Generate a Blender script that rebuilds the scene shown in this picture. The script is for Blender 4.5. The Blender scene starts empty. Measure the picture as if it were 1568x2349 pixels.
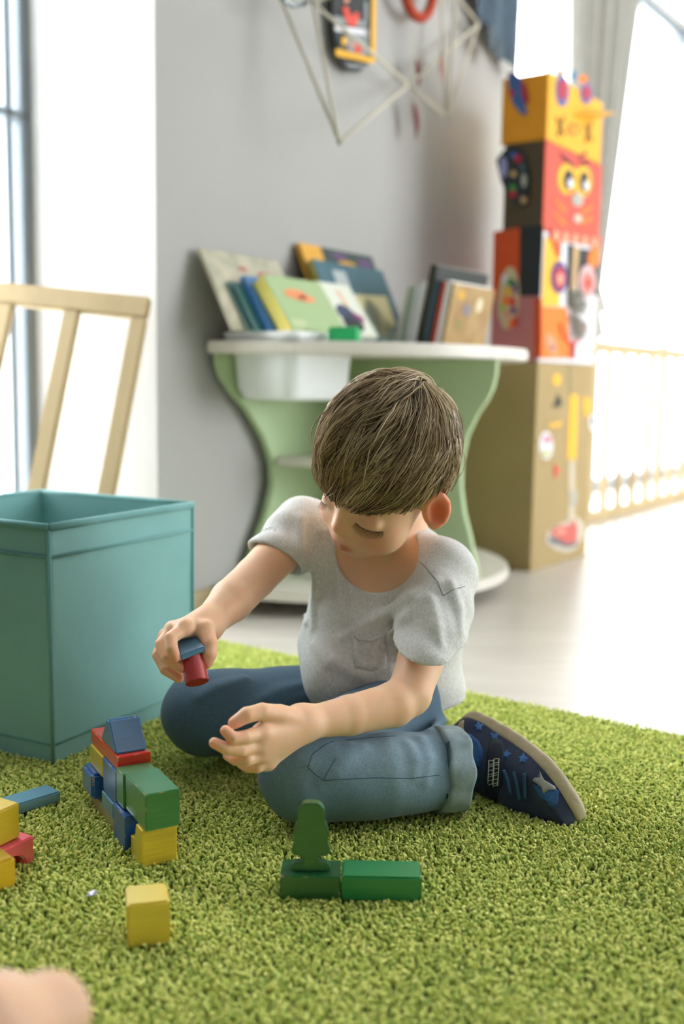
import bpy, bmesh, math, random
import numpy as np
from mathutils import Vector, Matrix
from mathutils.bvhtree import BVHTree

random.seed(7); RNG = np.random.default_rng(7)
SC = bpy.context.scene
COL = SC.collection
V = lambda *a: np.array(a, float)

# ------------------------------------------------------------------ camera
IW, IH, FPX, CX, CY = 1568, 2349, 2400.0, 784.0, 1174.5
CAM = V(0, 0, 0.5)
PIT, ROLL = math.radians(7.0), 0.015
FWD = V(0, math.cos(PIT), -math.sin(PIT)); UP0 = V(0, math.sin(PIT), math.cos(PIT)); RT0 = V(1, 0, 0)
RT = RT0 * math.cos(ROLL) + UP0 * math.sin(ROLL)
UPV = UP0 * math.cos(ROLL) - RT0 * math.sin(ROLL)
cd = bpy.data.cameras.new('camera'); cam = bpy.data.objects.new('camera', cd); COL.objects.link(cam)
cd.sensor_fit = 'VERTICAL'; cd.sensor_height = 36.0; cd.lens = FPX / IH * 36.0
cd.clip_start = 0.05; cd.clip_end = 100
cam.matrix_world = Matrix(((RT[0], UPV[0], -FWD[0], CAM[0]), (RT[1], UPV[1], -FWD[1], CAM[1]), (RT[2], UPV[2], -FWD[2], CAM[2]), (0, 0, 0, 1)))
cd.dof.use_dof = True; cd.dof.focus_distance = 1.19; cd.dof.aperture_fstop = 2.4
SC.camera = cam

# ------------------------------------------------------------------ world, exposure
w = bpy.data.worlds.new('overcast_sky'); SC.world = w; w.use_nodes = True
bg = w.node_tree.nodes['Background']; bg.inputs['Color'].default_value = (0.93, 0.97, 1.0, 1); bg.inputs['Strength'].default_value = 5.0
SC.view_settings.view_transform = 'Standard'; SC.view_settings.look = 'None'
SC.view_settings.exposure = 1.32; SC.view_settings.gamma = 1.0; SC.view_settings.use_curve_mapping = False

SC.cycles.max_bounces = 6; SC.cycles.diffuse_bounces = 4; SC.cycles.glossy_bounces = 2; SC.cycles.transparent_max_bounces = 6
SC.cycles.use_adaptive_sampling = True; SC.cycles.adaptive_threshold = .1; SC.cycles.adaptive_min_samples = 16
SC.cycles.caustics_reflective = False; SC.cycles.caustics_refractive = False

# room axes: A runs along the long window wall, B points from that wall into the room
A = V(.58, .815, 0); A /= np.linalg.norm(A); B = V(A[1], -A[0], 0); Z = V(0, 0, 1)
C0 = V(-.305, 2.29, 0) + .48 * A          # foot of the wall behind the middle of the half-round table
FL = -0.012                               # floor; the top of the rug pile is z = 0
def room(s, wv, z): return C0 + A * s + B * wv + Z * z
def W(x, y, D): return CAM + (FWD + RT * (x - CX) / FPX - UPV * (y - CY) / FPX) * D
def ray(x, y): return FWD + RT * (x - CX) / FPX - UPV * (y - CY) / FPX
def on_plane(x, y, p0, n): d = ray(x, y); return CAM + d * (np.dot(p0 - CAM, n) / np.dot(d, n))
def on_z(x, y, z=0.0): return on_plane(x, y, V(0, 0, z), Z)

HEAD, CEIL, DEEP = 2.42, 2.85, .43        # window head, ceiling, wall thickness
S0, S1 = -2.9, 4.6; WB = 4.3              # room extents along A and B
WINS = [(-1.45, -.62, 0), (.96, 4.3, 0), (.8, 3.9, WB)]   # window openings: s from, s to, wall
def portal(s0, s1, wv, facing):
    l = bpy.data.lights.new('window_daylight', 'AREA'); l.shape = 'RECTANGLE'; l.size = s1 - s0; l.size_y = HEAD - .06
    l.cycles.is_portal = True
    o = bpy.data.objects.new('window_daylight', l); COL.objects.link(o)
    c = room((s0 + s1) / 2, wv, (HEAD + .06) / 2); zax = -B * facing; yax = Z; xax = np.cross(yax, zax)
    o.matrix_world = Matrix(((xax[0], yax[0], zax[0], c[0]), (xax[1], yax[1], zax[1], c[1]), (xax[2], yax[2], zax[2], c[2]), (0, 0, 0, 1)))
portal(*WINS[0][:2], -DEEP - .05, 1); portal(*WINS[1][:2], -DEEP - .05, 1); portal(*WINS[2][:2], WB + .25, -1)

# ------------------------------------------------------------------ materials
MATS = {}
def lin(c):
    c = [x / 255 for x in c]; return tuple((x / 12.92 if x <= .04045 else ((x + .055) / 1.055) ** 2.4) for x in c)
def mat(name, rgb, rough=.6, var=.0, scale=8, bump=0, bscale=60, metal=0, spec=.5, sss=0, sssr=(1, .3, .15), stretch=None, sheen=0, linear=False, var2=None, coat=0, trans=0):
    if name in MATS: return MATS[name]
    m = bpy.data.materials.new(name); m.use_nodes = True; nt = m.node_tree; N = nt.nodes; L = nt.links
    p = N['Principled BSDF']; c = rgb if linear else lin(rgb)
    p.inputs['Base Color'].default_value = (*c, 1); p.inputs['Roughness'].default_value = rough; p.inputs['Metallic'].default_value = metal
    p.inputs['Specular IOR Level'].default_value = spec
    if sheen: p.inputs['Sheen Weight'].default_value = sheen
    if coat: p.inputs['Coat Weight'].default_value = coat; p.inputs['Coat Roughness'].default_value = .28
    if trans: p.inputs['Transmission Weight'].default_value = trans
    if sss:
        p.inputs['Subsurface Weight'].default_value = 1; p.inputs['Subsurface Radius'].default_value = sssr; p.inputs['Subsurface Scale'].default_value = sss
    tc = None
    if var or bump:
        tc = N.new('ShaderNodeTexCoord'); mp = N.new('ShaderNodeMapping'); L.new(tc.outputs['Object'], mp.inputs['Vector'])
        if stretch: mp.inputs['Scale'].default_value = stretch
    if var:
        n = N.new('ShaderNodeTexNoise'); n.inputs['Scale'].default_value = scale; n.inputs['Detail'].default_value = 6
        L.new(mp.outputs['Vector'], n.inputs['Vector'])
        r = N.new('ShaderNodeValToRGB'); r.color_ramp.elements[0].position = .3; r.color_ramp.elements[1].position = .7
        lo = var2 if var2 else tuple(max(0, x * (1 - var)) for x in c)
        if var2 and not linear: lo = lin(var2)
        r.color_ramp.elements[0].color = (*lo, 1); r.color_ramp.elements[1].color = (*(min(1, x * (1 + (0 if var2 else var))) for x in c), 1)
        L.new(n.outputs['Fac'], r.inputs['Fac']); L.new(r.outputs['Color'], p.inputs['Base Color'])
    if bump:
        n = N.new('ShaderNodeTexNoise'); n.inputs['Scale'].default_value = bscale; n.inputs['Detail'].default_value = 4
        L.new(mp.outputs['Vector'], n.inputs['Vector'])
        b = N.new('ShaderNodeBump'); b.inputs['Strength'].default_value = bump; b.inputs['Distance'].default_value = .004
        L.new(n.outputs['Fac'], b.inputs['Height']); L.new(b.outputs['Normal'], p.inputs['Normal'])
    MATS[name] = m; return m
def attr_mat(name, rough=.55, sss=0, sssr=(1, .3, .15), bump=0, bscale=300, sheen=0, spec=.5, grain=None):
    m = bpy.data.materials.new(name); m.use_nodes = True; nt = m.node_tree; N = nt.nodes; L = nt.links; p = N['Principled BSDF']
    a = N.new('ShaderNodeAttribute'); a.attribute_name = 'tint'; out = a.outputs['Color']
    if grain:                                     # fine fibres: (scale, strength, stretch)
        tc = N.new('ShaderNodeTexCoord'); mp = N.new('ShaderNodeMapping'); mp.inputs['Scale'].default_value = grain[2]
        n = N.new('ShaderNodeTexNoise'); n.inputs['Scale'].default_value = grain[0]; n.inputs['Detail'].default_value = 3
        L.new(tc.outputs['Object'], mp.inputs['Vector']); L.new(mp.outputs['Vector'], n.inputs['Vector'])
        mr = N.new('ShaderNodeMapRange'); mr.inputs['From Min'].default_value = .3; mr.inputs['From Max'].default_value = .7
        mr.inputs['To Min'].default_value = 1 - grain[1]; mr.inputs['To Max'].default_value = 1 + grain[1]; L.new(n.outputs['Fac'], mr.inputs['Value'])
        mx = N.new('ShaderNodeMixRGB'); mx.blend_type = 'MULTIPLY'; mx.inputs['Fac'].default_value = 1
        L.new(out, mx.inputs['Color1']); L.new(mr.outputs['Result'], mx.inputs['Color2']); out = mx.outputs['Color']
    L.new(out, p.inputs['Base Color']); p.inputs['Roughness'].default_value = rough; p.inputs['Specular IOR Level'].default_value = spec
    if sheen: p.inputs['Sheen Weight'].default_value = sheen
    if sss:
        p.inputs['Subsurface Weight'].default_value = 1; p.inputs['Subsurface Radius'].default_value = sssr; p.inputs['Subsurface Scale'].default_value = sss
    if bump:
        tc = N.new('ShaderNodeTexCoord'); n = N.new('ShaderNodeTexNoise'); n.inputs['Scale'].default_value = bscale; L.new(tc.outputs['Object'], n.inputs['Vector'])
        b = N.new('ShaderNodeBump'); b.inputs['Strength'].default_value = bump; b.inputs['Distance'].default_value = .002
        L.new(n.outputs['Fac'], b.inputs['Height']); L.new(b.outputs['Normal'], p.inputs['Normal'])
    return m

# ------------------------------------------------------------------ object helpers
WL = {}
def thing(name, loc, label=None, cat=None, group=None, kind=None):
    o = bpy.data.objects.new(name, None); COL.objects.link(o); o.location = Vector(loc); o.empty_display_size = .05; WL[o] = np.array(loc, float)
    return tag(o, label, cat, group, kind)
def tag(o, label=None, cat=None, group=None, kind=None):
    if label: o['label'] = label
    if cat: o['category'] = cat
    if group: o['group'] = group
    if kind: o['kind'] = kind
    return o
def obj(name, verts, faces, m, parent=None, smooth=False, tint=None, angle=None):
    v = np.asarray(verts, np.float64).reshape(-1, 3)
    if parent is None:
        lo, hi = v.min(0), v.max(0); L = V((lo[0] + hi[0]) / 2, (lo[1] + hi[1]) / 2, lo[2])
    else: L = WL[parent]
    me = bpy.data.meshes.new(name)
    if isinstance(faces, np.ndarray):
        n = len(faces); k = faces.shape[1]
        me.vertices.add(len(v)); me.vertices.foreach_set('co', (v - L).astype(np.float32).ravel())
        me.loops.add(n * k); me.loops.foreach_set('vertex_index', faces.astype(np.int32).ravel())
        me.polygons.add(n); me.polygons.foreach_set('loop_start', np.arange(0, n * k, k, dtype=np.int32))
        me.update(calc_edges=True); me.validate()
    else:
        me.from_pydata([tuple(x) for x in (v - L)], [], faces); me.update()
    if smooth: me.polygons.foreach_set('use_smooth', np.ones(len(me.polygons), bool))
    if tint is not None:
        at = me.color_attributes.new('tint', 'FLOAT_COLOR', 'POINT')
        at.data.foreach_set('color', np.concatenate([tint, np.ones((len(tint), 1))], 1).astype(np.float32).ravel())
    if m: me.materials.append(m)
    o = bpy.data.objects.new(name, me); COL.objects.link(o)
    if parent is None: o.location = Vector(L); WL[o] = L
    else: o.parent = parent; WL[o] = L
    if angle: 
        for p in me.polygons: p.use_smooth = True
        me.set_sharp_from_angle(angle=angle)
    return o
class MB:
    def __init__(s): s.v = []; s.f = []
    def add(s, v, f):
        k = len(s.v); s.v += [np.array(x, float) for x in v]; s.f += [tuple(i + k for i in q) for q in f]; return s
    def box(s, o, x, y, z):            # corner and three edge vectors
        o, x, y, z = map(np.array, (o, x, y, z)); v = [o, o + x, o + x + y, o + y, o + z, o + x + z, o + x + y + z, o + y + z]
        f = [(0, 3, 2, 1), (4, 5, 6, 7), (0, 1, 5, 4), (1, 2, 6, 5), (2, 3, 7, 6), (3, 0, 4, 7)]
        if np.dot(np.cross(x, y), z) < 0: f = [q[::-1] for q in f]
        return s.add(v, f)
    def prism(s, pts, d):              # closed 3-D polygon pushed along d
        n = len(pts); p = [np.array(x, float) for x in pts]; d = np.array(d, float)
        nn = sum((np.cross(p[i] - p[0], p[(i + 1) % n] - p[0]) for i in range(n)), np.zeros(3))
        if np.dot(nn, d) > 0: p = p[::-1]
        v = p + [x + d for x in p]
        f = [tuple(range(n)), tuple(range(2 * n - 1, n - 1, -1))] + [(i, i + n, (i + 1) % n + n, (i + 1) % n) for i in range(n)]
        return s.add(v, f)
    def tube(s, pts, r, n=8, cap=True, closed=False):
        p = [np.array(x, float) for x in pts]; m = len(p); rr = r if hasattr(r, '__len__') else [r] * m; base = len(s.v); ref = None
        for i in range(m):
            if closed: t = p[(i + 1) % m] - p[i - 1]
            else: t = p[min(i + 1, m - 1)] - p[max(i - 1, 0)]
            t = t / (np.linalg.norm(t) + 1e-12)
            if ref is None:
                ref = np.cross(t, V(0, 0, 1)); 
                if np.linalg.norm(ref) < .1: ref = np.cross(t, V(1, 0, 0))
            ref = ref - t * np.dot(ref, t); ref /= np.linalg.norm(ref) + 1e-12; q = np.cross(t, ref)
            for j in range(n):
                a = 2 * math.pi * j / n; s.v.append(p[i] + (ref * math.cos(a) + q * math.sin(a)) * rr[i])
        for i in range(m if closed else m - 1):
            for j in range(n):
                i2 = (i + 1) % m; s.f.append((base + i * n + j, base + i * n + (j + 1) % n, base + i2 * n + (j + 1) % n, base + i2 * n + j))
        if cap and not closed:
            s.f.append(tuple(base + j for j in range(n))[::-1]); s.f.append(tuple(base + (m - 1) * n + j for j in range(n)))
        return s
    def build(s, name, m, parent=None, bevel=0, seg=2, smooth=False, angle=None, edge=None):
        v, f = s.v, s.f; eb = None
        if bevel:
            bm = bmesh.new(); vs = [bm.verts.new(x) for x in v]
            for q in f:
                try: bm.faces.new([vs[i] for i in q])
                except ValueError: pass
            bmesh.ops.recalc_face_normals(bm, faces=bm.faces)
            es = [e for e in bm.edges if len(e.link_faces) == 2 and e.calc_face_angle(0) > .5]
            rr_ = bmesh.ops.bevel(bm, geom=es, offset=bevel, segments=seg, affect='EDGES', clamp_overlap=True)
            bm.verts.index_update(); bm.faces.index_update(); eb = [q.index for q in rr_['faces']]; v = [np.array(x.co) for x in bm.verts]; f = [tuple(y.index for y in q.verts) for q in bm.faces]; bm.free()
            angle = angle or .7
        o = obj(name, v, f, m, parent, smooth, angle=angle)
        if edge and eb:
            o.data.materials.append(edge)
            for i in eb: o.data.polygons[i].material_index = 1
        return o
def rbox(name, o, x, y, z, m, parent=None, bevel=.002, seg=2): return MB().box(o, x, y, z).build(name, m, parent, bevel, seg)

# ------------------------------------------------------------------ signed-distance modelling
f32 = np.float32
def capsule(p, a, b, ra, rb):
    a = np.asarray(a, f32); b = np.asarray(b, f32); ab = b - a; L2 = float(ab @ ab) + 1e-12
    q = p - a; t = np.clip((q @ ab) / f32(L2), 0, 1); q = q - t[:, None] * ab
    return np.sqrt(np.einsum('ij,ij->i', q, q)) - (f32(ra) + t * f32(rb - ra))
def chain(p, pts, rs, k=0.0):
    d = None
    for i in range(len(pts) - 1):
        e = capsule(p, pts[i], pts[i + 1], rs[i], rs[i + 1]); d = e if d is None else (smin(d, e, k) if k else np.minimum(d, e))
    return d
def ellip(p, c, r, M=None):
    q = p - np.asarray(c, f32)
    if M is not None: q = q @ np.asarray(M, f32)          # columns of M = local axes
    r = np.asarray(r, f32); u = q / r; k0 = np.sqrt(np.einsum('ij,ij->i', u, u)); u = u / r; k1 = np.sqrt(np.einsum('ij,ij->i', u, u)) + f32(1e-9)
    return k0 * (k0 - 1) / k1
def smin(a, b, k): h = np.maximum(k - np.abs(a - b), 0) / f32(k); return np.minimum(a, b) - h * h * f32(k * .25)
def smax(a, b, k): return -smin(-a, -b, k)
def surface(fn, lo, hi, h, blk=10):
    lo = np.asarray(lo, float); n = np.ceil((np.asarray(hi) - lo) / h / blk).astype(int); N = n * blk
    cc = np.stack(np.meshgrid(*[(np.arange(k) + .5) * blk * h for k in n], indexing='ij'), -1).reshape(-1, 3) + lo
    d = np.concatenate([fn(c.astype(f32)) for c in np.array_split(cc, max(1, len(cc) // 60000))])
    near = np.where(np.abs(d) < .866 * blk * h * 1.35)[0]
    g = np.repeat(np.repeat(np.repeat(d.reshape(n).astype(f32), blk, 0), blk, 1), blk, 2)
    loc = np.stack(np.meshgrid(*[(np.arange(blk)) * h] * 3, indexing='ij'), -1).reshape(-1, 3)
    bi = np.stack(np.unravel_index(near, n), 1)
    for s in range(0, len(near), 60):
        q = bi[s:s + 60]; pts = (q[:, None, :] * blk * h + loc[None] + lo).reshape(-1, 3).astype(f32); vals = fn(pts).reshape(len(q), blk, blk, blk)
        for (i, j, k), v in zip(q * blk, vals): g[i:i + blk, j:j + blk, k:k + blk] = v
    ins = g < 0; cnt = np.zeros(tuple(N - 1), np.int8)
    for dx in (0, 1):
        for dy in (0, 1):
            for dz in (0, 1): cnt += ins[dx:N[0] - 1 + dx, dy:N[1] - 1 + dy, dz:N[2] - 1 + dz]
    act = (cnt > 0) & (cnt < 8); ci = np.stack(np.nonzero(act), 1); idx = np.full(tuple(N - 1), -1, np.int32); idx[act] = np.arange(len(ci))
    acc = np.zeros((len(ci), 3)); num = np.zeros(len(ci)); cr = [(x, y, z) for x in (0, 1) for y in (0, 1) for z in (0, 1)]
    cv = {c: g[ci[:, 0] + c[0], ci[:, 1] + c[1], ci[:, 2] + c[2]] for c in cr}
    for c in cr:
        for ax in range(3):
            if c[ax]: continue
            e = list(c); e[ax] = 1; e = tuple(e); va, vb = cv[c], cv[e]; m = (va < 0) != (vb < 0)
            t = np.where(m, va / np.where(va == vb, 1, va - vb), 0); q = np.tile(np.array(c, float), (len(ci), 1)); q[:, ax] += t
            acc[m] += q[m]; num[m] += 1
    verts = (ci + acc / num[:, None]) * h + lo; quads = []
    for ax in range(3):
        sl0 = [slice(None)] * 3; sl1 = [slice(None)] * 3; sl0[ax] = slice(0, -1); sl1[ax] = slice(1, None)
        m = ins[tuple(sl0)] != ins[tuple(sl1)]; e = np.stack(np.nonzero(m), 1); o1, o2 = [(1, 2), (2, 0), (0, 1)][ax]
        e = e[(e[:, o1] > 0) & (e[:, o2] > 0) & (e[:, o1] < N[o1] - 1) & (e[:, o2] < N[o2] - 1)]
        fl = ins[e[:, 0], e[:, 1], e[:, 2]]; u = np.zeros(3, int); u[o1] = 1; t = np.zeros(3, int); t[o2] = 1
        f = np.stack([idx[tuple((e - u - t).T)], idx[tuple((e - t).T)], idx[tuple(e.T)], idx[tuple((e - u).T)]], 1)
        f[~fl] = f[~fl][:, ::-1]; quads.append(f)
    f = np.concatenate(quads); return verts, f[(f >= 0).all(1)]
def relax(v, f, it=2, lam=.5):
    e = np.concatenate([f[:, [0, 1]], f[:, [1, 2]], f[:, [2, 3]], f[:, [3, 0]]])
    for _ in range(it):
        s = np.zeros_like(v); n = np.zeros(len(v)); np.add.at(s, e[:, 0], v[e[:, 1]]); np.add.at(n, e[:, 0], 1); np.add.at(s, e[:, 1], v[e[:, 0]]); np.add.at(n, e[:, 1], 1)
        v = v + lam * (s / n[:, None] - v)
    return v
def bvh_of(v, f): return BVHTree.FromPolygons([tuple(x) for x in v], [tuple(int(i) for i in q) for q in f])
def hit(b, x, y, off=0.0):
    p, n, i, d = b.ray_cast(Vector(CAM), Vector(ray(x, y)).normalized(), 10)
    if p is None: return None
    n = np.array(n); n = n if np.dot(n, ray(x, y)) < 0 else -n
    return np.array(p) + n * off, n
def patch(name, b, poly, m, parent, off=.0008, rings=3, thick=.002):
    """a thin piece of cloth or print lying on a modelled surface, outline taken from the photograph"""
    poly = np.array(poly, float); c = poly.mean(0); n = len(poly); v = []; f = []
    h = hit(b, *c); 
    if h is None: return None
    v.append(h[0] + h[1] * off); last = h
    for r in range(1, rings + 1):
        for q in poly:
            x = c + (q - c) * r / rings; h = hit(b, *x) or last; last = h; v.append(h[0] + h[1] * off)
    for q in poly: h = hit(b, *q) or last; last = h; v.append(h[0] + h[1] * (off - thick))
    f += [(0, 1 + i, 1 + (i + 1) % n) for i in range(n)]
    for r in range(rings):
        o1 = 1 + r * n; o2 = o1 + n; f += [(o1 + i, o2 + i, o2 + (i + 1) % n, o1 + (i + 1) % n) for i in range(n)]
    return obj(name, v, f, m, parent, smooth=True)
def seam(name, b, line, m, parent, r=.0009, off=.0002, step=8):
    pts = []
    for (x0, y0), (x1, y1) in zip(line[:-1], line[1:]):
        k = max(1, int(math.hypot(x1 - x0, y1 - y0) / step))
        for i in range(k):
            h = hit(b, x0 + (x1 - x0) * i / k, y0 + (y1 - y0) * i / k, off)
            if h: pts.append(h[0])
    h = hit(b, *line[-1], off)
    if h: pts.append(h[0])
    if len(pts) < 2: return None
    return MB().tube(pts, r, 5).build(name, m, parent, smooth=True)
def star(cx, cy, r, rot=0, inner=.45):
    return [(cx + math.cos(rot + i * math.pi / 5) * (r if i % 2 == 0 else r * inner), cy + math.sin(rot + i * math.pi / 5) * (r if i % 2 == 0 else r * inner)) for i in range(10)]
def oval(cx, cy, rx, ry, n=20, tilt=0):
    return [(cx + rx * math.cos(t) * math.cos(tilt) - ry * math.sin(t) * math.sin(tilt), cy + rx * math.cos(t) * math.sin(tilt) + ry * math.sin(t) * math.cos(tilt)) for t in np.linspace(0, 2 * math.pi, n, endpoint=False)]

# ================================================================== the room
M_wall = mat('painted_plaster', (170, 169, 165), .85, .03, 3, .08, 90)
M_ceil = mat('white_ceiling_paint', (235, 235, 232), .9)
M_floor = mat('pale_laminate', (200, 194, 184), .33, .06, 5, .03, 40, stretch=(1, 6, 1), spec=.4)
M_frame = mat('grey_blue_aluminium', (150, 160, 168), .45, metal=.2)
M_pine = mat('bare_pine', (184, 162, 122), .55, .10, 9, .06, 50, stretch=(1, 1, .12))
def structure(o): o['kind'] = 'structure'; return o
floor = structure(MB().box(room(S0 - .5, -DEEP, FL - .05), A * (S1 - S0 + 1), B * (WB + DEEP + .4), Z * .05).build('floor', M_floor))
structure(MB().box(room(S0 - .5, -DEEP, CEIL), A * (S1 - S0 + 1), B * (WB + DEEP + .4), Z * .1).build('ceiling', M_ceil))
M_wall2 = mat('cool_grey_paint', (140, 142, 146), .85)
def wall_run(name, wv, thick, wins, m_=None):
    m = MB(); s = S0
    for a0, a1 in wins:
        m.box(room(s, wv, FL), A * (a0 - s), B * thick, Z * (CEIL - FL)); m.box(room(a0, wv, HEAD), A * (a1 - a0), B * thick, Z * (CEIL - HEAD)); s = a1
    m.box(room(s, wv, FL), A * (S1 - s), B * thick, Z * (CEIL - FL)); return structure(m.build(name, m_ or M_wall))
wall_run('wall_back', 0, -DEEP, [x[:2] for x in WINS[:2]])
wall_run('wall_front', WB, .3, [WINS[2][:2]], M_wall2)
structure(MB().box(room(S0 - .2, -DEEP, FL), A * .2, B * (WB + DEEP + .3), Z * (CEIL - FL)).build('wall_left', M_wall2))
structure(MB().box(room(S1, -DEEP, FL), A * .2, B * (WB + DEEP + .3), Z * (CEIL - FL)).build('wall_right', M_wall))
structure(MB().box(room(-.62, 0, FL), A * 1.58, B * .014, Z * .055).build('baseboard_back', mat('baseboard_oak', (178, 160, 122), .5, .1, 10), bevel=.003))
glass = bpy.data.materials.new('window_glass'); glass.use_nodes = True
_n = glass.node_tree.nodes; _l = glass.node_tree.links; _n.remove(_n['Principled BSDF'])
_t = _n.new('ShaderNodeBsdfTransparent'); _g = _n.new('ShaderNodeBsdfGlossy'); _g.inputs['Roughness'].default_value = .02; _m = _n.new('ShaderNodeMixShader'); _m.inputs[0].default_value = .05
_l.new(_t.outputs[0], _m.inputs[1]); _l.new(_g.outputs[0], _m.inputs[2]); _l.new(_m.outputs[0], _n['Material Output'].inputs['Surface'])
def window(name, s0, s1, wv, out, posts, bars, fw=.05):
    t = thing(name, room((s0 + s1) / 2, wv, FL)); t['kind'] = 'structure'; d = B * out * .05
    for p in posts: MB().box(room(p[0], wv, FL), A * (p[1] - p[0]), d, Z * (HEAD - FL)).build('mullion', M_frame, t, bevel=.003)
    for z0, z1 in bars: MB().box(room(s0, wv, z0), A * (s1 - s0), d * .9, Z * (z1 - z0)).build('transom', M_frame, t, bevel=.003)
    ed = [s0] + [x for p in posts for x in p] + [s1]; zs = [FL] + [x for q in bars for x in q] + [HEAD]
    for i in range(0, len(ed), 2):
        for j in range(0, len(zs), 2):
            if ed[i + 1] - ed[i] > .02 and zs[j + 1] - zs[j] > .02:
                MB().box(room(ed[i], wv + out * .02, zs[j]), A * (ed[i + 1] - ed[i]), B * out * .006, Z * (zs[j + 1] - zs[j])).build('pane', glass, t)
    return t
def s_at(px, wv): return np.dot(on_plane(px, 400, room(0, wv, 0), B) - C0, A)
window('window_1', -1.45, -.62, -.39, -1, [(-1.45, -1.39), (s_at(17, -.39), s_at(33, -.39)), (s_at(54, -.39), -.62)], [(FL, .05), (1.066, 1.083), (HEAD - .05, HEAD)])
window('window_2', .96, 4.3, -.39, -1, [(.96, 1.02), (2.1, 2.16), (s_at(1541, -.39), s_at(1556, -.39)), (4.24, 4.3)], [(FL, .05), (HEAD - .05, HEAD)])
window('window_3', WINS[2][0], WINS[2][1], WB + .2, 1, [(WINS[2][0], WINS[2][0] + .06), (WINS[2][1] - .06, WINS[2][1])], [(FL, .05), (HEAD - .05, HEAD)])

# ------------------------------------------------------------------ rug: backing and tufted pile
ra0, ra1, rb0, rb1 = -.35, 1.497, -1.5, .5
def rp(a_, b_, z): return A * a_ + B * b_ + Z * z
rug = MB().box(rp(ra0, rb0, FL), A * (ra1 - ra0), B * (rb1 - rb0), Z * .005).build('shag_rug', mat('rug_backing', (70, 84, 30), .95))
tag(rug, 'grass green shag rug under the boy and the building blocks', 'rug')
sp = .0037; na, nb = int((ra1 - ra0) / sp), int((rb1 - rb0) / sp)
ga, gb = np.meshgrid((np.arange(na) + .5) * sp + ra0, (np.arange(nb) + .5) * sp + rb0, indexing='ij')
ga = ga.ravel() + RNG.uniform(-.5, .5, na * nb) * sp; gb = gb.ravel() + RNG.uniform(-.5, .5, na * nb) * sp
rp3 = ga[:, None] * A + gb[:, None] * B + V(0, 0, FL + .003)
keep = (rp3[:, 1] > .45) & (np.abs(rp3[:, 0]) < .35 + .45 * rp3[:, 1]); rp3 = rp3[keep]
me = bpy.data.meshes.new('pile'); me.vertices.add(len(rp3)); me.vertices.foreach_set('co', (rp3 - WL[rug]).astype(f32).ravel()); me.update()
pile = bpy.data.objects.new('pile', me); COL.objects.link(pile); pile.parent = rug; pile['kind'] = 'stuff'
M_pile = bpy.data.materials.new('green_yarn'); M_pile.use_nodes = True
nt = M_pile.node_tree; N = nt.nodes; L = nt.links; p = N['Principled BSDF']; p.inputs['Roughness'].default_value = .75; p.inputs['Sheen Weight'].default_value = .25
oi = N.new('ShaderNodeObjectInfo'); cr = N.new('ShaderNodeValToRGB'); e = cr.color_ramp.elements
e[0].color = (*lin((146, 172, 62)), 1); e[1].color = (*lin((236, 236, 138)), 1); e2 = e.new(.5); e2.color = (*lin((202, 212, 94)), 1)
L.new(oi.outputs['Random'], cr.inputs['Fac']); L.new(cr.outputs['Color'], p.inputs['Base Color'])
ng = bpy.data.node_groups.new('tufts', 'GeometryNodeTree'); ng.interface.new_socket('Geometry', in_out='INPUT', socket_type='NodeSocketGeometry'); ng.interface.new_socket('Geometry', in_out='OUTPUT', socket_type='NodeSocketGeometry')
gi = ng.nodes.new('NodeGroupInput'); go = ng.nodes.new('NodeGroupOutput'); G = ng.nodes; GL = ng.links
jn = G.new('GeometryNodeJoinGeometry'); circ = G.new('GeometryNodeCurvePrimitiveCircle'); circ.inputs['Resolution'].default_value = 5; circ.inputs['Radius'].default_value = .00145
for (mid, end) in (((.002, .001, .0095), (.0052, .002, .0078)), ((-.001, .002, .0098), (.003, .0045, .0068)), ((.003, -.001, .0085), (.0058, -.003, .0062)), ((.0, .001, .0085), (-.003, -.0025, .0088))):
    bz = G.new('GeometryNodeCurveQuadraticBezier'); bz.inputs['Resolution'].default_value = 3; bz.inputs['Start'].default_value = (0, 0, -.002); bz.inputs['Middle'].default_value = mid; bz.inputs['End'].default_value = end
    c2m = G.new('GeometryNodeCurveToMesh'); c2m.inputs['Fill Caps'].default_value = True; GL.new(bz.outputs[0], c2m.inputs['Curve']); GL.new(circ.outputs[0], c2m.inputs['Profile Curve'])
    sm = G.new('GeometryNodeSetMaterial'); sm.inputs['Material'].default_value = M_pile; GL.new(c2m.outputs[0], sm.inputs['Geometry'])
    ss = G.new('GeometryNodeSetShadeSmooth'); GL.new(sm.outputs[0], ss.inputs['Geometry'])
    g2i = G.new('GeometryNodeGeometryToInstance'); GL.new(ss.outputs[0], g2i.inputs[0]); GL.new(g2i.outputs[0], jn.inputs[0])
iop = G.new('GeometryNodeInstanceOnPoints'); iop.inputs['Pick Instance'].default_value = True
m2p = G.new('GeometryNodeMeshToPoints'); GL.new(gi.outputs[0], m2p.inputs['Mesh']); GL.new(m2p.outputs[0], iop.inputs['Points']); GL.new(jn.outputs[0], iop.inputs['Instance'])
rv = G.new('FunctionNodeRandomValue'); rv.data_type = 'FLOAT_VECTOR'; rv.inputs[0].default_value = (-.35, -.35, 0); rv.inputs[1].default_value = (.35, .35, 6.283); GL.new(rv.outputs[0], iop.inputs['Rotation'])
rs = G.new('FunctionNodeRandomValue'); rs.data_type = 'FLOAT'; rs.inputs[2].default_value = .72; rs.inputs[3].default_value = 1.08; rs.inputs['Seed'].default_value = 3; GL.new(rs.outputs[1], iop.inputs['Scale'])
ri = G.new('FunctionNodeRandomValue'); ri.data_type = 'INT'; ri.inputs[4].default_value = 0; ri.inputs[5].default_value = 3; ri.inputs['Seed'].default_value = 5; GL.new(ri.outputs[2], iop.inputs['Instance Index'])
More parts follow.
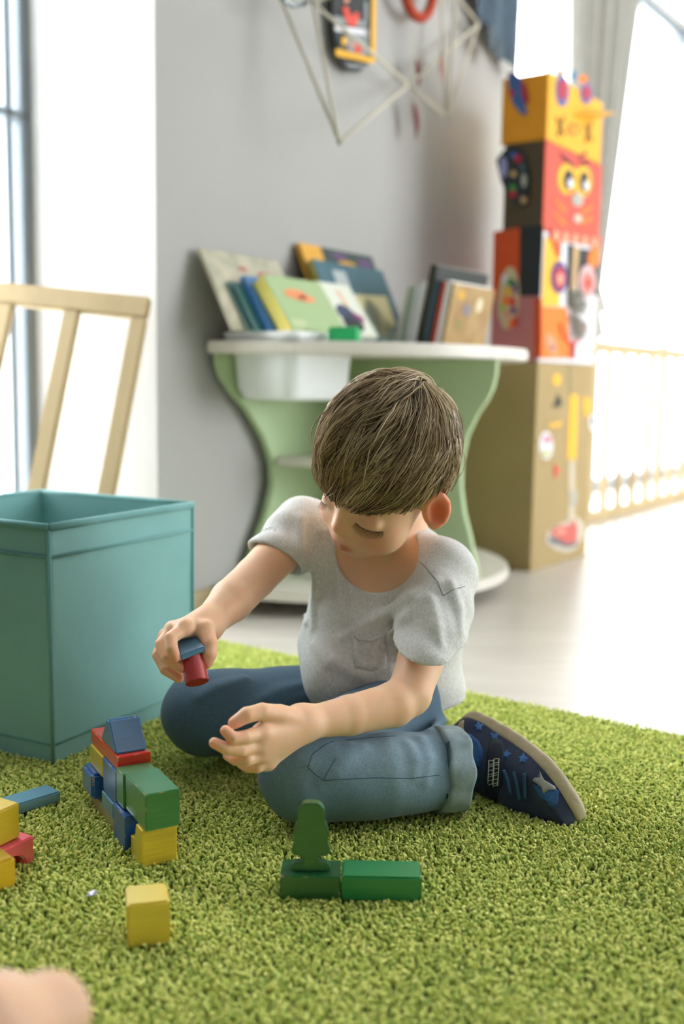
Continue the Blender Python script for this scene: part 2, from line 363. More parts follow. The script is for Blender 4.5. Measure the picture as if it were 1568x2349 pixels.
GL.new(iop.outputs[0], go.inputs[0]); md = pile.modifiers.new('tufts', 'NODES'); md.node_group = ng

# ------------------------------------------------------------------ fabric storage box
M_teal = mat('teal_fabric', (128, 178, 176), .9, .04, 12, .25, 900, sheen=.2)
M_tealdark = mat('teal_binding', (106, 160, 158), .9, .04, 12, .25, 900, sheen=.2)
bn = on_z(122, 1760, FL + .004); bz0 = FL + .004; be1 = V(.465, .885, 0); be1 /= np.linalg.norm(be1); be2 = V(-be1[1], be1[0], 0); BS, BH = .311, .318
bx = thing('storage_box', bn + (be1 + be2) * BS / 2, 'open teal fabric storage box standing on the rug left of the boy', 'box')
for o_, d_, n_ in ((bn, be1, be2), (bn + be2 * (BS - .006), be1, be2), (bn, be2, be1), (bn + be1 * (BS - .006), be2, be1)):
    m = MB(); nz, nx = 14, 14; inn = np.array(n_); cen = bn + (be1 + be2) * BS / 2
    sgn = 1 if np.dot(o_ + d_ * BS / 2 - cen, inn) > 0 else -1
    for k in range(2):
        vs = [];
        for i in range(nx + 1):
            for j in range(nz + 1):
                u, v_ = i / nx, j / nz; bow = -.004 * math.sin(math.pi * u) * math.sin(math.pi * v_) + .0012 * math.sin(9 * u + 5 * v_)
                vs.append(o_ + d_ * BS * u + Z * (BH * v_) + inn * ((.006 if k else 0) + (bow * sgn if 0 < u < 1 else 0)))
        fs = [(i * (nz + 1) + j, (i + 1) * (nz + 1) + j, (i + 1) * (nz + 1) + j + 1, i * (nz + 1) + j + 1) for i in range(nx) for j in range(nz)]
        m.add(vs, fs if k else [q[::-1] for q in fs])
    m.build('side_panel', M_teal, bx, smooth=True)
MB().box(bn + be1 * .006 + be2 * .006, be1 * (BS - .012), be2 * (BS - .012), Z * .006).build('bottom_panel', M_teal, bx)
c4 = [bn, bn + be1 * BS, bn + (be1 + be2) * BS, bn + be2 * BS]
for i in range(4):
    p0, p1 = c4[i], c4[(i + 1) % 4]
    MB().tube([p0 + (p1 - p0) * t + Z * (BH + .001) for t in (0, .25, .5, .75, 1)], .0055, 8).build('rim_binding', M_tealdark, bx, smooth=True)
    n_ = np.cross(p1 - p0, Z); n_ /= np.linalg.norm(n_)
    MB().tube([p0 + (p1 - p0) * t + Z * (BH - .038) + n_ * .0008 for t in (.01, .5, .99)], .0022, 6).build('hem_seam', M_tealdark, bx, smooth=True)
    MB().tube([p0 + (p1 - p0) * t + Z * .03 + n_ * .0006 for t in (.01, .5, .99)], .0016, 6).build('hem_seam', M_tealdark, bx, smooth=True)
    MB().tube([p0 + Z * z for z in (.002, BH / 2, BH - .003)], .003, 6).build('corner_binding', M_tealdark, bx, smooth=True)

# ------------------------------------------------------------------ wooden safety fences
def fence(name, org, u, d, n, length, height, spacing, first, label, sw=.03, th=.02, rail=.045, ends=True):
    """org: top corner, u along the rail, d down the slats, n out of its plane"""
    t = thing(name, org + u * length / 2 + d * height, label, 'fence')
    rbox('rail', org, u * length, d * rail, n * th, M_pine, t, .004); rbox('rail', org + d * (height - rail), u * length, d * rail, n * th, M_pine, t, .004)
    x = first
    while x + sw < length + .001:
        rbox('slat', org + u * x + d * rail + n * .001, u * sw, d * (height - 2 * rail), n * (th - .002), M_pine, t, .003); x += spacing
    return t
TR = W(350, 690, 2.1); ft = on_z(200, 1500, FL); dn = ft - TR; hh = np.linalg.norm(dn); dn /= hh
ul = W(0, 655, 2.134) - TR; ul -= dn * np.dot(ul, dn); ul /= np.linalg.norm(ul); nn = np.cross(ul, dn); nn = nn if nn[1] < 0 else -nn
fence('leaning_fence', TR, ul, dn, nn, .62, hh, .139, .0, 'pale pine slat fence leaning in the window niche behind the teal box', sw=.032, th=.022)
fence('window_fence', room(1.35, .07, .672), A, -Z, -B, 1.6, .672 - FL, .155, .02, 'pale pine slat fence along the bright window behind the box tower', sw=.05)

# ------------------------------------------------------------------ half-round play table
M_green = mat('pale_green_laminate', (176, 198, 152), .45); M_white = mat('white_laminate', (224, 219, 208), .42, .03, 20)
tb = thing('play_table', room(0, .2, FL), 'half round play table with pale green vase shaped panels and white top', 'table')
def disc(r, z0, z1, w0=.012, n=40, s_=0):
    return [room(s_ + r * math.cos(t), max(w0, r * math.sin(t) * 1.0), z0) for t in np.linspace(0, math.pi, n)]
M_tt = M_white
MB().prism(disc(.485, .56, .588), Z * .028).build('table_top', M_white, tb, bevel=.004)
prof = [(.56, .468), (.535, .466), (.51, .455), (.48, .425), (.438, .37), (.377, .315), (.315, .282), (.264, .278), (.194, .303), (.146, .331), (.107, .352), (.05, .372)]
prof2 = [(.56, .462), (.53, .462), (.495, .455), (.465, .44), (.435, .418), (.383, .392), (.32, .379), (.26, .379), (.2, .39), (.148, .407), (.088, .424), (.05, .432)]
MB().prism([room(-r, .016, z) for z, r in prof] + [room(r, .016, z) for z, r in prof[::-1]], B * .018).build('back_panel', M_green, tb, bevel=.002)
MB().prism([room(-.009, .034, z) for z in (.56, .05)] + [room(-.009, r, z) for z, r in prof2[::-1]], A * .018).build('divider_panel', M_green, tb, bevel=.002)
for sg, nm in ((-1, 0), (1, 1)):
    pts = [room(sg * .009, .034, .308)] + [room(sg * (.009 + .262 * math.cos(t)), .034 + .3 * math.sin(t), .308) for t in np.linspace(0, math.pi / 2, 14)]
    MB().prism(pts, Z * .02).build('shelf', M_white, tb, bevel=.002)
MB().prism(disc(.455, .025, .05), Z * .025).build('base', M_white, tb, bevel=.004)
for s_, w_ in ((-.3, .06), (.3, .06), (0, .36), (-.25, .28), (.25, .28)):
    m = MB(); c = room(s_, w_, FL + .017); m.tube([c - A * .009, c + A * .009], .0168, 14); m.tube([c + Z * .01, room(s_, w_, .026)], .006, 6); m.build('caster', mat('black_rubber', (28, 28, 30), .6), tb, angle=.6)
# tub hanging in the table top
def rrect(cs, cw, hs, hw, r, z, n=6):
    o = []
    for sx, sy, a0 in ((1, 1, 0), (-1, 1, 90), (-1, -1, 180), (1, -1, 270)):
        for i in range(n): t = math.radians(a0 + 90 * i / (n - 1)); o.append(room(cs + sx * (hs - r) + r * math.cos(t), cw + sy * (hw - r) + r * math.sin(t), z))
    return o
def loft(m, rings, close_last=True):
    n = len(rings[0]); k = len(m.v); m.v += [np.array(p) for r in rings for p in r]
    for i in range(len(rings) - 1):
        for j in range(n): m.f.append((k + i * n + j, k + i * n + (j + 1) % n, k + (i + 1) * n + (j + 1) % n, k + (i + 1) * n + j))
    if close_last: m.f.append(tuple(k + (len(rings) - 1) * n + j for j in range(n)))
    return m
m = MB(); cs, cw = -.315, .118
loft(m, [rrect(cs, cw, .108, .082, .03, .592), rrect(cs, cw, .122, .096, .035, .5935), rrect(cs, cw, .13, .103, .036, .5935), rrect(cs, cw, .131, .104, .036, .589), rrect(cs, cw, .117, .09, .034, .589), rrect(cs, cw, .117, .09, .034, .5605), rrect(cs, cw, .112, .085, .034, .49), rrect(cs, cw, .10, .073, .03, .465), rrect(cs, cw, .08, .055, .025, .461)])
tub = m.build('plastic_tub', mat('white_plastic', (232, 236, 236), .35), angle=.6)
tl = MB(); loft(tl, [rrect(cs, cw, .1335, .1065, .037, .594), rrect(cs, cw, .1345, .1075, .037, .5955), rrect(cs, cw, .1345, .1075, .037, .6055), rrect(cs, cw, .131, .104, .036, .6075)]); tl.build('tub_lid', mat('white_plastic_lid', (236, 238, 238), .4), tub, angle=.6)
tag(tub, 'white lidded plastic tub hung in the left end of the play table', 'tub')
m = MB().box(room(-.36, .245, .5885) + A * 0, (A * .25 + B * .968) * .064, (A * .968 - B * .25) * .03, Z * .026)
br = thing('toy_brick', room(-.33, .28, .5885), 'green studded plastic toy brick on the edge of the play table', 'toy brick')
M_brick = mat('green_plastic', (30, 168, 96), .3); _u = (A * .25 + B * .968); _v = (A * .968 - B * .25); _u /= np.linalg.norm(_u); _v /= np.linalg.norm(_v)
m.build('brick_body', M_brick, br, bevel=.001)
for i in range(4):
    for j in range(2):
        c = room(-.36, .245, .6145) + _u * (.008 + .016 * i) + _v * (.0075 + .015 * j); MB().tube([c, c + Z * .005], .005, 12).build('stud', M_brick, br, angle=.6)
pk = MB().prism([room(-.26, .22, .0505), room(-.12, .3, .0505), room(-.12, .26, .105), room(-.19, .23, .122), room(-.26, .19, .1)], V(.01, .03, 0)).build('paper_packet', mat('blue_white_print', (205, 212, 226), .6, .5, 40, var2=(70, 100, 190)), bevel=.004)
tag(pk, 'blue and white patterned packet lying on the foot of the play table', 'packet')

# ------------------------------------------------------------------ books
M_page = mat('book_pages', (236, 232, 220), .8)
def book(s, wb, wid, hgt, th, lean, cover, spine, label, deco=(), zb=.589, group=None, yaw=0):
    """stands on the table with its cover towards the room; lean > 0 tips its top back to the wall"""
    a_ = A * math.cos(yaw) + B * math.sin(yaw); b_ = B * math.cos(yaw) - A * math.sin(yaw)
    up = Z * math.cos(lean) - b_ * math.sin(lean); out = b_ * math.cos(lean) + Z * math.sin(lean)
    o = room(s, wb, zb) + Z * (th * max(0, -math.sin(lean)) if lean < 0 else 0) + (Z * 0)
    t = thing('book', o + a_ * wid / 2, label, 'book', group)
    MB().box(o, a_ * wid, up * hgt, -out * th).build('spine_and_back', spine, t, bevel=.0012)
    MB().box(o + out * .0002 + a_ * .0, a_ * wid, up * hgt, out * .0018).build('cover', cover, t, bevel=.0006)
    MB().box(o + a_ * (wid - .0002) + up * .003 - out * .0015, a_ * .0012, up * (hgt - .006), -out * (th - .003)).build('page_block', M_page, t)
    MB().box(o + up * (hgt - .0002) + a_ * .003 - out * .0015, a_ * (wid - .005), up * .001, -out * (th - .003)).build('page_block', M_page, t)
    for nm, mm, pts in deco:
        MB().prism([o + a_ * (wid * x) + up * (hgt * y) + out * .0021 for x, y in pts], out * .0007).build(nm, mm, t)
    return t
def ell(x, y, rx, ry, n=16): return [(x + rx * math.cos(t), y + ry * math.sin(t)) for t in np.linspace(0, 2 * math.pi, n, endpoint=False)]
def rect(x0, y0, x1, y1): return [(x0, y0), (x1, y0), (x1, y1), (x0, y1)]
K = lambda n, c, r=.45: mat('print_' + n, c, r)
flor = mat('floral_cover', (206, 198, 172), .5, .5, 22, var2=(150, 150, 128)); rosy = K('rose', (176, 104, 92))
book(-.515, .115, .262, .195, .006, .52, flor, K('beige', (206, 198, 176)), 'large beige flowery picture book leaning on the wall at the left', [('bloom', rosy, ell(.45, .8, .06, .035)), ('bloom', rosy, ell(.72, .76, .11, .035)), ('bloom', rosy, ell(.3, .55, .1, .05)), ('bloom', rosy, ell(.42, .35, .07, .06))], zb=.6085)
book(-.478, .1285, .2, .12, .005, .56, K('dteal', (44, 96, 96)), K('lteal', (150, 190, 190)), 'thin dark teal book just left of the blue spined book', zb=.6085)
book(-.47, .1425, .2, .115, .005, .58, K('dteal', (44, 96, 96)), K('lteal', (150, 190, 190)), 'thin pale teal spined book leaning at the far left of the row', zb=.6085)
book(-.447, .161, .2, .14, .012, .6, K('blue', (64, 124, 186)), K('blue', (64, 124, 186)), 'blue spined book behind the green picture book', zb=.6085)
yel = K('yellow', (240, 224, 110)); org = K('coral', (232, 142, 92)); navy = K('navy', (40, 56, 88)); plum = K('plum', (140, 40, 110)); blk = K('black', (22, 26, 26))
book(-.43, .206, .2, .145, .032, .62, K('sage', (160, 184, 132)), yel, 'sage green picture book with yellow spine leaning on the table', [('figure', org, ell(.4, .68, .2, .1)), ('figure', org, ell(.55, .62, .16, .07)), ('blob', K('lsage', (186, 200, 150)), rect(.05, .05, .3, .2))], zb=.6085)
book(-.226, .197, .13, .15, .012, .62, K('ivory', (216, 220, 204)), K('ivory', (216, 220, 204)), 'ivory picture book with dark bird figures in the middle of the table', [('bird', navy, ell(.35, .42, .25, .16)), ('bird', blk, ell(.42, .22, .3, .16)), ('wing', plum, [(.5, .5), (.85, .36), (.8, .26), (.5, .34)]), ('beak', org, [(.46, .86), (.52, .86), (.56, .56), (.5, .56)])], zb=.6085)
gold = K('gold', (216, 160, 40))
book(-.172, .122, .31, .262, .012, .42, K('night', (36, 62, 58)), gold, 'big dark picture book with gold spine standing highest against the wall', [('corner', gold, rect(0, .8, .27, 1)), ('flower', K('violet', (92, 64, 110)), ell(.5, .93, .1, .04)), ('flower', gold, ell(.58, .86, .12, .03)), ('flower', K('violet', (92, 64, 110)), ell(.85, .9, .1, .05))])
book(-.172, .152, .3, .222, .016, .45, K('petrol', (52, 98, 112)), K('mustard', (206, 188, 84)), 'petrol blue picture book with mustard spine in front of the dark one', [('badge', K('greyp', (176, 184, 186)), rect(.22, .72, .4, .9)), ('moon', K('cream', (212, 204, 150)), [(.32, .62), (.9, .66), (.88, .3), (.62, .1)]), ('hill', K('greyg', (132, 156, 146)), [(.5, .5), (.6, .62), (.7, .5), (.85, .1), (.6, .02), (.42, .3)]), ('child_figure', org, rect(.08, .4, .14, .55)), ('child_figure', K('lime', (196, 196, 88)), rect(.15, .3, .24, .56))])
# row at the right, tipped forward
def up_book(s_, w_, wd, hg, th, nm, c, lb): book(s_, w_, wd, hg, th, -.2, K(nm, c), K(nm, c), lb)
up_book(.03, .172, .17, .152, .011, 'wh1', (222, 220, 210), 'white spined book, first of the upright row by the petrol blue book')
up_book(.028, .186, .17, .148, .008, 'gr1', (160, 182, 160), 'pale green spined book, second of the upright row')
up_book(.03, .2, .17, .150, .011, 'wh2', (214, 216, 214), 'pale grey spined book, third of the upright row')
up_book(.034, .214, .17, .158, .011, 'wh3', (236, 236, 234), 'bright white book beside the tall black one')
book(.038, .235, .26, .196, .018, -.2, K('soot', (38, 44, 42)), K('dolive', (44, 40, 24)), 'tall black book standing highest in the right row')
up_book(.036, .251, .19, .16, .013, 'steel', (60, 82, 96), 'steel grey spined book in front of the tall black one')
book(.034, .262, .19, .16, .008, -.2, blk, blk, 'narrow black spined book in the right row')
up_book(.03, .272, .19, .155, .008, 'red', (206, 62, 40), 'red spined book in the right row')
up_book(.03, .287, .2, .156, .012, 'wh4', (236, 234, 232), 'white book directly behind the brown covered one')
bc = mat('brown_map_cover', (186, 158, 104), .5, .4, 14, var2=(150, 112, 62))
book(.03, .296, .205, .152, .006, -.2, bc, K('tan', (190, 160, 108)), 'brown covered book facing out at the right end of the table', [('figure', K('blueg', (126, 122, 132)), ell(.4, .62, .09, .1)), ('figure', K('cream2', (224, 214, 180)), ell(.68, .72, .07, .12)), ('figure', K('moss', (128, 134, 72)), ell(.25, .38, .05, .08)), ('figure', gold, ell(.2, .84, .09, .07))])

# ================================================================== tower of craft boxes
TS, TW = .4713, .3413
M_card = mat('cardboard', (166, 144, 100), .85, .05, 6, .1, 120)
PR = (room(TS, TW, 0), B); PLF = (room(TS, TW, 0), -A)
def flat(name, face, poly, m, parent, off=.0006, th=.0012):
    p0, n = face; return MB().prism([on_plane(x, y, p0, n) + n * off for x, y in poly], n * th).build(name, m, parent)
def cbox(name, z0, z1, s1, w0, m, label, mats=None):
    t = thing(name, room((TS + s1) / 2, (TW + w0) / 2, z0), label, 'box')
    x, y, h = A * (s1 - TS), -B * (TW - w0), Z * (z1 - z0 - .001); o = room(TS, TW, z0); q = .004
    P4 = lambda nm, mm, *a: MB().box(*a).build(nm, mm, t, bevel=.0008)
    P4('front_panel', (mats or {}).get('front', m), o, x, -B * q, h); P4('back_panel', m, o + y + B * q, x, -B * q, h)
    P4('side_panel', (mats or {}).get('side', m), o - B * q, A * q, y + B * 2 * q, h); P4('side_panel', m, o + x - A * q - B * q, A * q, y + B * 2 * q, h)
    P4('lid_panel', (mats or {}).get('side', m), o + h - Z * q + A * q - B * q, x - A * 2 * q, y + B * 2 * q, Z * q); P4('bottom_panel', m, o + A * q - B * q, x - A * 2 * q, y + B * 2 * q, Z * q)
    return t
C = lambda n, c, r=.6: mat('paper_' + n, c, r, .03, 30)
b4 = cbox('cardboard_box', FL, .567, .865, .12, M_card, 'tall plain cardboard box with stickers at the bottom of the box tower')
S = lambda nm, poly, c, par, face=PR, off=.0006: flat(nm, face, poly, c, par, off)
yl = C('yellow', (236, 178, 36)); bk = C('black', (22, 30, 30)); wt = C('white', (222, 220, 226)); rd = C('red', (216, 66, 48)); og = C('orange', (240, 120, 20)); dor = C('deep_orange', (206, 74, 6)); pk_ = C('pink', (186, 116, 116)); bl = C('blue', (58, 96, 158)); pu = C('purple', (92, 62, 118)); gy = C('grey', (168, 166, 152)); tn = C('tan', (196, 160, 112)); cr_ = C('crimson', (176, 30, 56)); gn = C('green', (58, 140, 70)); sl = C('slate', (76, 98, 110)); psal = C('salmon', (216, 150, 128))
S('sticker', oval(1275, 871, 9, 14), yl, b4); S('sticker', [(1262, 933), (1272, 925), (1276, 905), (1284, 912), (1287, 928), (1280, 934)], bk, b4)
S('sticker', [(1257, 974), (1287, 967), (1287, 976), (1260, 981)], yl, b4); S('sticker', oval(1251, 1022, 15, 32), wt, b4); S('sticker_print', oval(1253, 1008, 9, 9), C('rose', (206, 130, 150)), b4, off=.002); S('sticker_print', oval(1249, 1040, 8, 7), C('leaf', (176, 184, 90)), b4, off=.002)
S('sticker', [(1268, 1064), (1281, 1076), (1278, 1084), (1270, 1098)], rd, b4); S('paper_strip', [(1307, 905), (1324, 906), (1319, 1054), (1300, 1053)], yl, b4)
S('sticker', [(1338, 907), (1354, 920), (1352, 945), (1342, 962), (1337, 935)], yl, b4); S('sticker', oval(1359, 970, 9, 20), wt, b4); S('sticker_print', oval(1360, 966, 5, 8), sl, b4, off=.002)
S('tape_strip', [(1304, 1056), (1316, 1056), (1316, 1195), (1302, 1195)], C('tape', (196, 184, 160)), b4); S('tape_strip', [(1308, 1125), (1322, 1125), (1318, 1160), (1305, 1160)], gy, b4, off=.002)
S('sticker', [(1250, 1245), (1252, 1222), (1275, 1204), (1300, 1195), (1322, 1186), (1336, 1200), (1338, 1222), (1330, 1240), (1318, 1258), (1300, 1268), (1275, 1262)], C('pale_rim', (196, 186, 168)), b4)
S('sticker_print', [(1258, 1222), (1275, 1206), (1300, 1205), (1316, 1193), (1322, 1210), (1320, 1240), (1302, 1250), (1278, 1238)], C('faded_red', (196, 92, 84)), b4, off=.002)
S('sticker_print', [(1257, 1230), (1276, 1238), (1302, 1250), (1322, 1240), (1318, 1250), (1300, 1256), (1258, 1243)], sl, b4, off=.0032)
S('sticker_print', [(1268, 1218), (1290, 1212), (1296, 1222), (1275, 1226)], psal, b4, off=.0032)
S('fold_line', [(1304, 836), (1306, 836), (1306, 905), (1304, 905)], C('crease', (140, 122, 88)), b4)

b3 = cbox('painted_box', .5675, .915, .865, .195, pk_, 'craft box with patchwork paper animal face above the plain cardboard box', {'front': wt, 'side': pk_})
# side towards the table: orange, black and pink papers
S('paper_panel', [(1132, 532), (1192, 522), (1190, 686), (1130, 684)], dor, b3, PLF); S('paper_panel', [(1192, 521), (1247, 516), (1240, 679), (1190, 680)], bk, b3, PLF); S('paper_panel', [(1226, 684), (1241, 683), (1240, 822), (1224, 822)], dor, b3, PLF)
ear = oval(1167, 684, 24, 72, 24, .06)
S('paper_ear', ear, C('pastel', (206, 190, 150)), b3, PLF, .002)
for x, y, rx, ry, c in ((1172, 648, 10, 9, gn), (1158, 640, 7, 12, wt), (1182, 660, 6, 16, pu), (1166, 668, 9, 9, yl), (1160, 690, 8, 12, og), (1176, 692, 8, 12, rd), (1154, 706, 6, 11, C('leaf', (176, 184, 90))), (1178, 712, 7, 9, pu), (1164, 722, 8, 10, psal), (1182, 738, 7, 13, rd), (1172, 744, 6, 8, og)):
    S('paper_dot', oval(x, y, rx, ry, 12), c, b3, PLF, .0034)
# front face
S('paper_panel', [(1249, 545), (1284, 552), (1282, 702), (1241, 702)], yl, b3); S('paper_panel', [(1300, 560), (1315, 563), (1312, 706), (1299, 704)], bk, b3, off=.0004)
S('paper_panel', [(1241, 703), (1298, 705), (1307, 822), (1240, 822)], og, b3); S('paper_panel', [(1325, 570), (1372, 576), (1370, 678), (1322, 676)], bk, b3)
S('wooden_stick', [(1313, 566), (1325, 568), (1318, 665), (1308, 665)], tn, b3, off=.002)
S('paper_feather', [(1260, 541), (1272, 543), (1284, 560), (1284, 588), (1276, 592), (1266, 572)], C('flame', (240, 82, 10)), b3, off=.0026); S('paper_feather', [(1358, 562), (1371, 560), (1370, 600), (1360, 616), (1347, 608), (1346, 590)], og, b3, off=.0026)
for (x, y, rx, ry), cs_ in (((1279, 636, 19, 38), (pu, cr_, psal)), ((1344, 646, 19, 38), (C('pinkw', (214, 178, 180)), C('pinkr', (214, 130, 120)), rd))):
    for i, c in enumerate(cs_): S('paper_eye', oval(x, y + i * 2, rx * (1 - .3 * i), ry * (1 - .32 * i)), c, b3, off=.003 + .0014 * i)
m = MB(); rr = random.Random(3)
for i in range(150):
    x = 1318 + rr.gauss(0, 9); y = 715 + rr.uniform(-50, 55); p0 = on_plane(x, y, *PR) + B * .002; m.tube([p0, p0 + B * .012 + V(rr.uniform(-.012, .012), rr.uniform(-.01, .01), -.006), p0 + B * .014 + V(rr.uniform(-.02, .02), rr.uniform(-.012, .012), -.02)], [.002, .0016, .0004], 4)
fz = m.build('fur_nose', gy, b3); fz['kind'] = 'stuff'
MB().tube([on_plane(x, y, *PR) + B * .004 for x, y in ((1280, 742), (1288, 770), (1302, 785), (1316, 786), (1328, 776), (1340, 745))], .004, 6).build('paper_smile', rd, b3, smooth=True)
S('paper_tongue', [(1304, 786), (1318, 786), (1316, 824), (1304, 822)], C('dark_red', (156, 24, 10)), b3, off=.002)
S('sticker', oval(1262, 790, 11, 26, 16, -.3), C('pinkish', (230, 150, 110)), b3, off=.002); S('sticker_print', oval(1264, 797, 5, 7), sl, b3, off=.0034); S('sticker', oval(1353, 805, 5, 5), tn, b3, off=.002)
flat('paper_wing', (room(.83, TW - .05, 0), B), [(1372, 640), (1388, 690), (1396, 720), (1378, 718), (1386, 770), (1368, 780)], gy, b3)

b2 = cbox('painted_box', .9155, 1.149, .86, .222, C('brown', (74, 60, 34)), 'brown craft box with an angry red paper owl face, second from the top', {'front': C('brick', (206, 78, 56))})
S('paper_mask', [(1140, 368), (1158, 345), (1182, 337), (1203, 348), (1216, 385), (1217, 440), (1206, 470), (1190, 473), (1165, 452), (1150, 412)], C('ink', (26, 36, 40)), b2, PLF, .006)
for x, y, rx, ry, c in ((1157, 385, 9, 24, C('lilac', (150, 150, 196))), (1190, 365, 9, 10, cr_), (1180, 357, 8, 8, bl), (1180, 400, 7, 8, tn), (1178, 432, 8, 8, gn), (1178, 446, 9, 9, cr_), (1204, 415, 6, 16, gy), (1203, 460, 7, 8, tn), (1200, 385, 5, 8, sl)):
    S('mask_dot', oval(x, y, rx, ry, 12), c, b2, PLF, .0075)
dkr = C('maroon', (120, 24, 32))
S('paper_brow', [(1280, 348), (1302, 362), (1318, 380), (1308, 384), (1290, 368)], dkr, b2); S('paper_brow', [(1328, 372), (1352, 366), (1348, 380), (1330, 384)], dkr, b2); S('paper_brow', [(1322, 360), (1345, 345), (1342, 356), (1326, 368)], dkr, b2)
for x, y, r in ((1301, 415, 1), (1337, 420, .92)):
    S('paper_eye', oval(x - 2, y - 5, 22 * r, 36), yl, b2); S('paper_eye', oval(x, y - 2, 11 * r, 24), bk, b2, off=.002); S('paper_eye', oval(x + 4, y + 6, 6 * r, 11), wt, b2, off=.0034)
S('paper_nose', oval(1322, 458, 13, 16), gy, b2, off=.002); S('paper_nose', oval(1323, 502, 9, 10), C('pale', (206, 186, 166)), b2, off=.002)
for pl in ([(1266, 455), (1274, 458), (1298, 484), (1288, 487)], [(1266, 487), (1274, 488), (1298, 515), (1288, 518)], [(1356, 470), (1356, 480), (1332, 494), (1330, 486)], [(1356, 494), (1356, 504), (1334, 516), (1330, 508)]): S('paper_stripe', pl, og, b2)
S('paper_fringe', [(1258, 524), (1375, 544), (1372, 566), (1256, 548)], C('brick', (206, 78, 56)), b2, off=.004)
for i in range(5): S('fringe_slot', [(1266 + i * 22, 530 + i * 3.6), (1276 + i * 22, 532 + i * 3.6), (1275 + i * 22, 553 + i * 3.6), (1265 + i * 22, 551 + i * 3.6)], C('pale_tan', (206, 168, 132)), b2, off=.0056)
for x0, y0, x1, y1 in ((1360, 385, 1384, 345), (1360, 392, 1392, 362), (1362, 470, 1386, 440), (1362, 476, 1388, 478), (1360, 455, 1380, 462)):
    MB().tube([room(.825, TW - .03, 0) * 0 + on_plane(x0, y0, room(0, TW - .03, 0), B), on_plane(x1, y1, room(0, TW - .03, 0), B)], [.004, .002], 6).build('wire_whisker', mat('dull_wire', (120, 122, 116), .5), b2)

b1 = cbox('painted_box', 1.1495, 1.322, .845, .208, C('sun', (232, 166, 22)), 'bright yellow craft box with a painted face on top of the box tower', {'side': C('ochre', (222, 150, 10))})
S('paper_feather', [(1166, 172), (1180, 166), (1194, 178), (1208, 215), (1204, 240), (1210, 262), (1198, 264), (1178, 240), (1168, 205)], bl, b1, PLF, .002)
S('paper_feather', [(1196, 185), (1208, 196), (1214, 230), (1208, 242), (1198, 220)], cr_, b1, PLF, .0034); S('paper_dot', oval(1174, 214, 7, 7, 10), cr_, b1, PLF, .0034); S('paper_dot', oval(1172, 172, 8, 5, 10), pu, b1, PLF, .0034)
for x, y, rx, ry in ((1288, 208, 15, 37), (1343, 215, 14, 24)):
    S('paper_eye', oval(x, y, rx, ry), bl, b1); S('paper_eye', oval(x, y - 2, rx * .68, ry * .66), cr_, b1, off=.002)
S('paper_tick', oval(1314, 174, 7, 13), C('teal_blue', (50, 120, 150)), b1); S('paper_tick', oval(1335, 182, 10, 10), og, b1); S('paper_tick', oval(1290, 166, 9, 7), C('tan_orange', (222, 160, 70)), b1)
S('paper_nose', oval(1314, 297, 14, 15), og, b1); S('paper_nose', oval(1314, 298, 5, 6), yl, b1, off=.002)
for (x0, y0, x1, y1) in ((1274, 268, 1292, 312), (1292, 266, 1276, 314), (1340, 285, 1356, 325), (1356, 278, 1340, 328)):
    S('paper_cross', [(x0 - 2, y0), (x0 + 2, y0), (x1 + 2, y1), (x1 - 2, y1)], C('umber', (96, 74, 10)), b1, off=.002)
p_ = [on_plane(x, y, *PR) for x, y in ((1308, 262), (1340, 248), (1345, 280))]; tip = p_[1] + A * .06 + B * .07 - Z * .01
MB().add([p_[0], p_[1], p_[2], tip], [(0, 1, 3), (1, 2, 3), (0, 3, 2), (0, 2, 1)]).build('paper_beak', yl, b1)

# ------------------------------------------------------------------ things on the wall
M_wire = mat('pale_wire', (196, 190, 170), .5)
nodes = {'n1': room(-.225, .17, 1.03), 'n2': room(-.262, .12, 1.323), 'n3': room(-.305, .02, 1.42), 'n4': room(.232, .06, 1.273), 'n5': room(.365, .1, 1.2155), 'n6': room(.615, .05, 1.53), 'n7': room(.44, .02, 1.62), 'n8': room(.3, .16, 1.6)}
ws = thing('wire_sculpture', room(.05, .03, 1.03), 'thin wire polyhedron sculpture hanging on the white wall', 'wall decoration')
for p0, p1 in (('n1', 'n2'), ('n1', 'n3'), ('n1', 'n4'), ('n4', 'n6'), ('n2', 'n4'), ('n4', 'n5'), ('n5', 'n6'), ('n5', 'n7'), ('n5', 'n8'), ('n2', 'n3'), ('n2', 'n8'), ('n3', 'n7'), ('n6', 'n7'), ('n7', 'n8')):
    MB().tube([nodes[p0], nodes[p1]], .0042, 6).build('wire_rod', M_wire, ws, smooth=True)
for n_ in nodes.values():
    MB().tube([n_ - Z * .006, n_ - Z * .003, n_ + Z * .003, n_ + Z * .006], [.002, .005, .005, .002], 8).build('wire_joint', mat('dull_wire', (120, 122, 116), .5), ws, smooth=True)
m = MB(); m.tube([on_plane(x, y, room(0, .1, 0), B) for x, y in ((640, -30), (652, 2), (672, 14), (696, 10), (712, -10), (716, -40))], .006, 8)
tag(m.build('foil_loop', mat('silver_foil', (150, 156, 160), .3, metal=.6), smooth=True), 'small silver foil loop hanging from the wire sculpture', 'ornament')

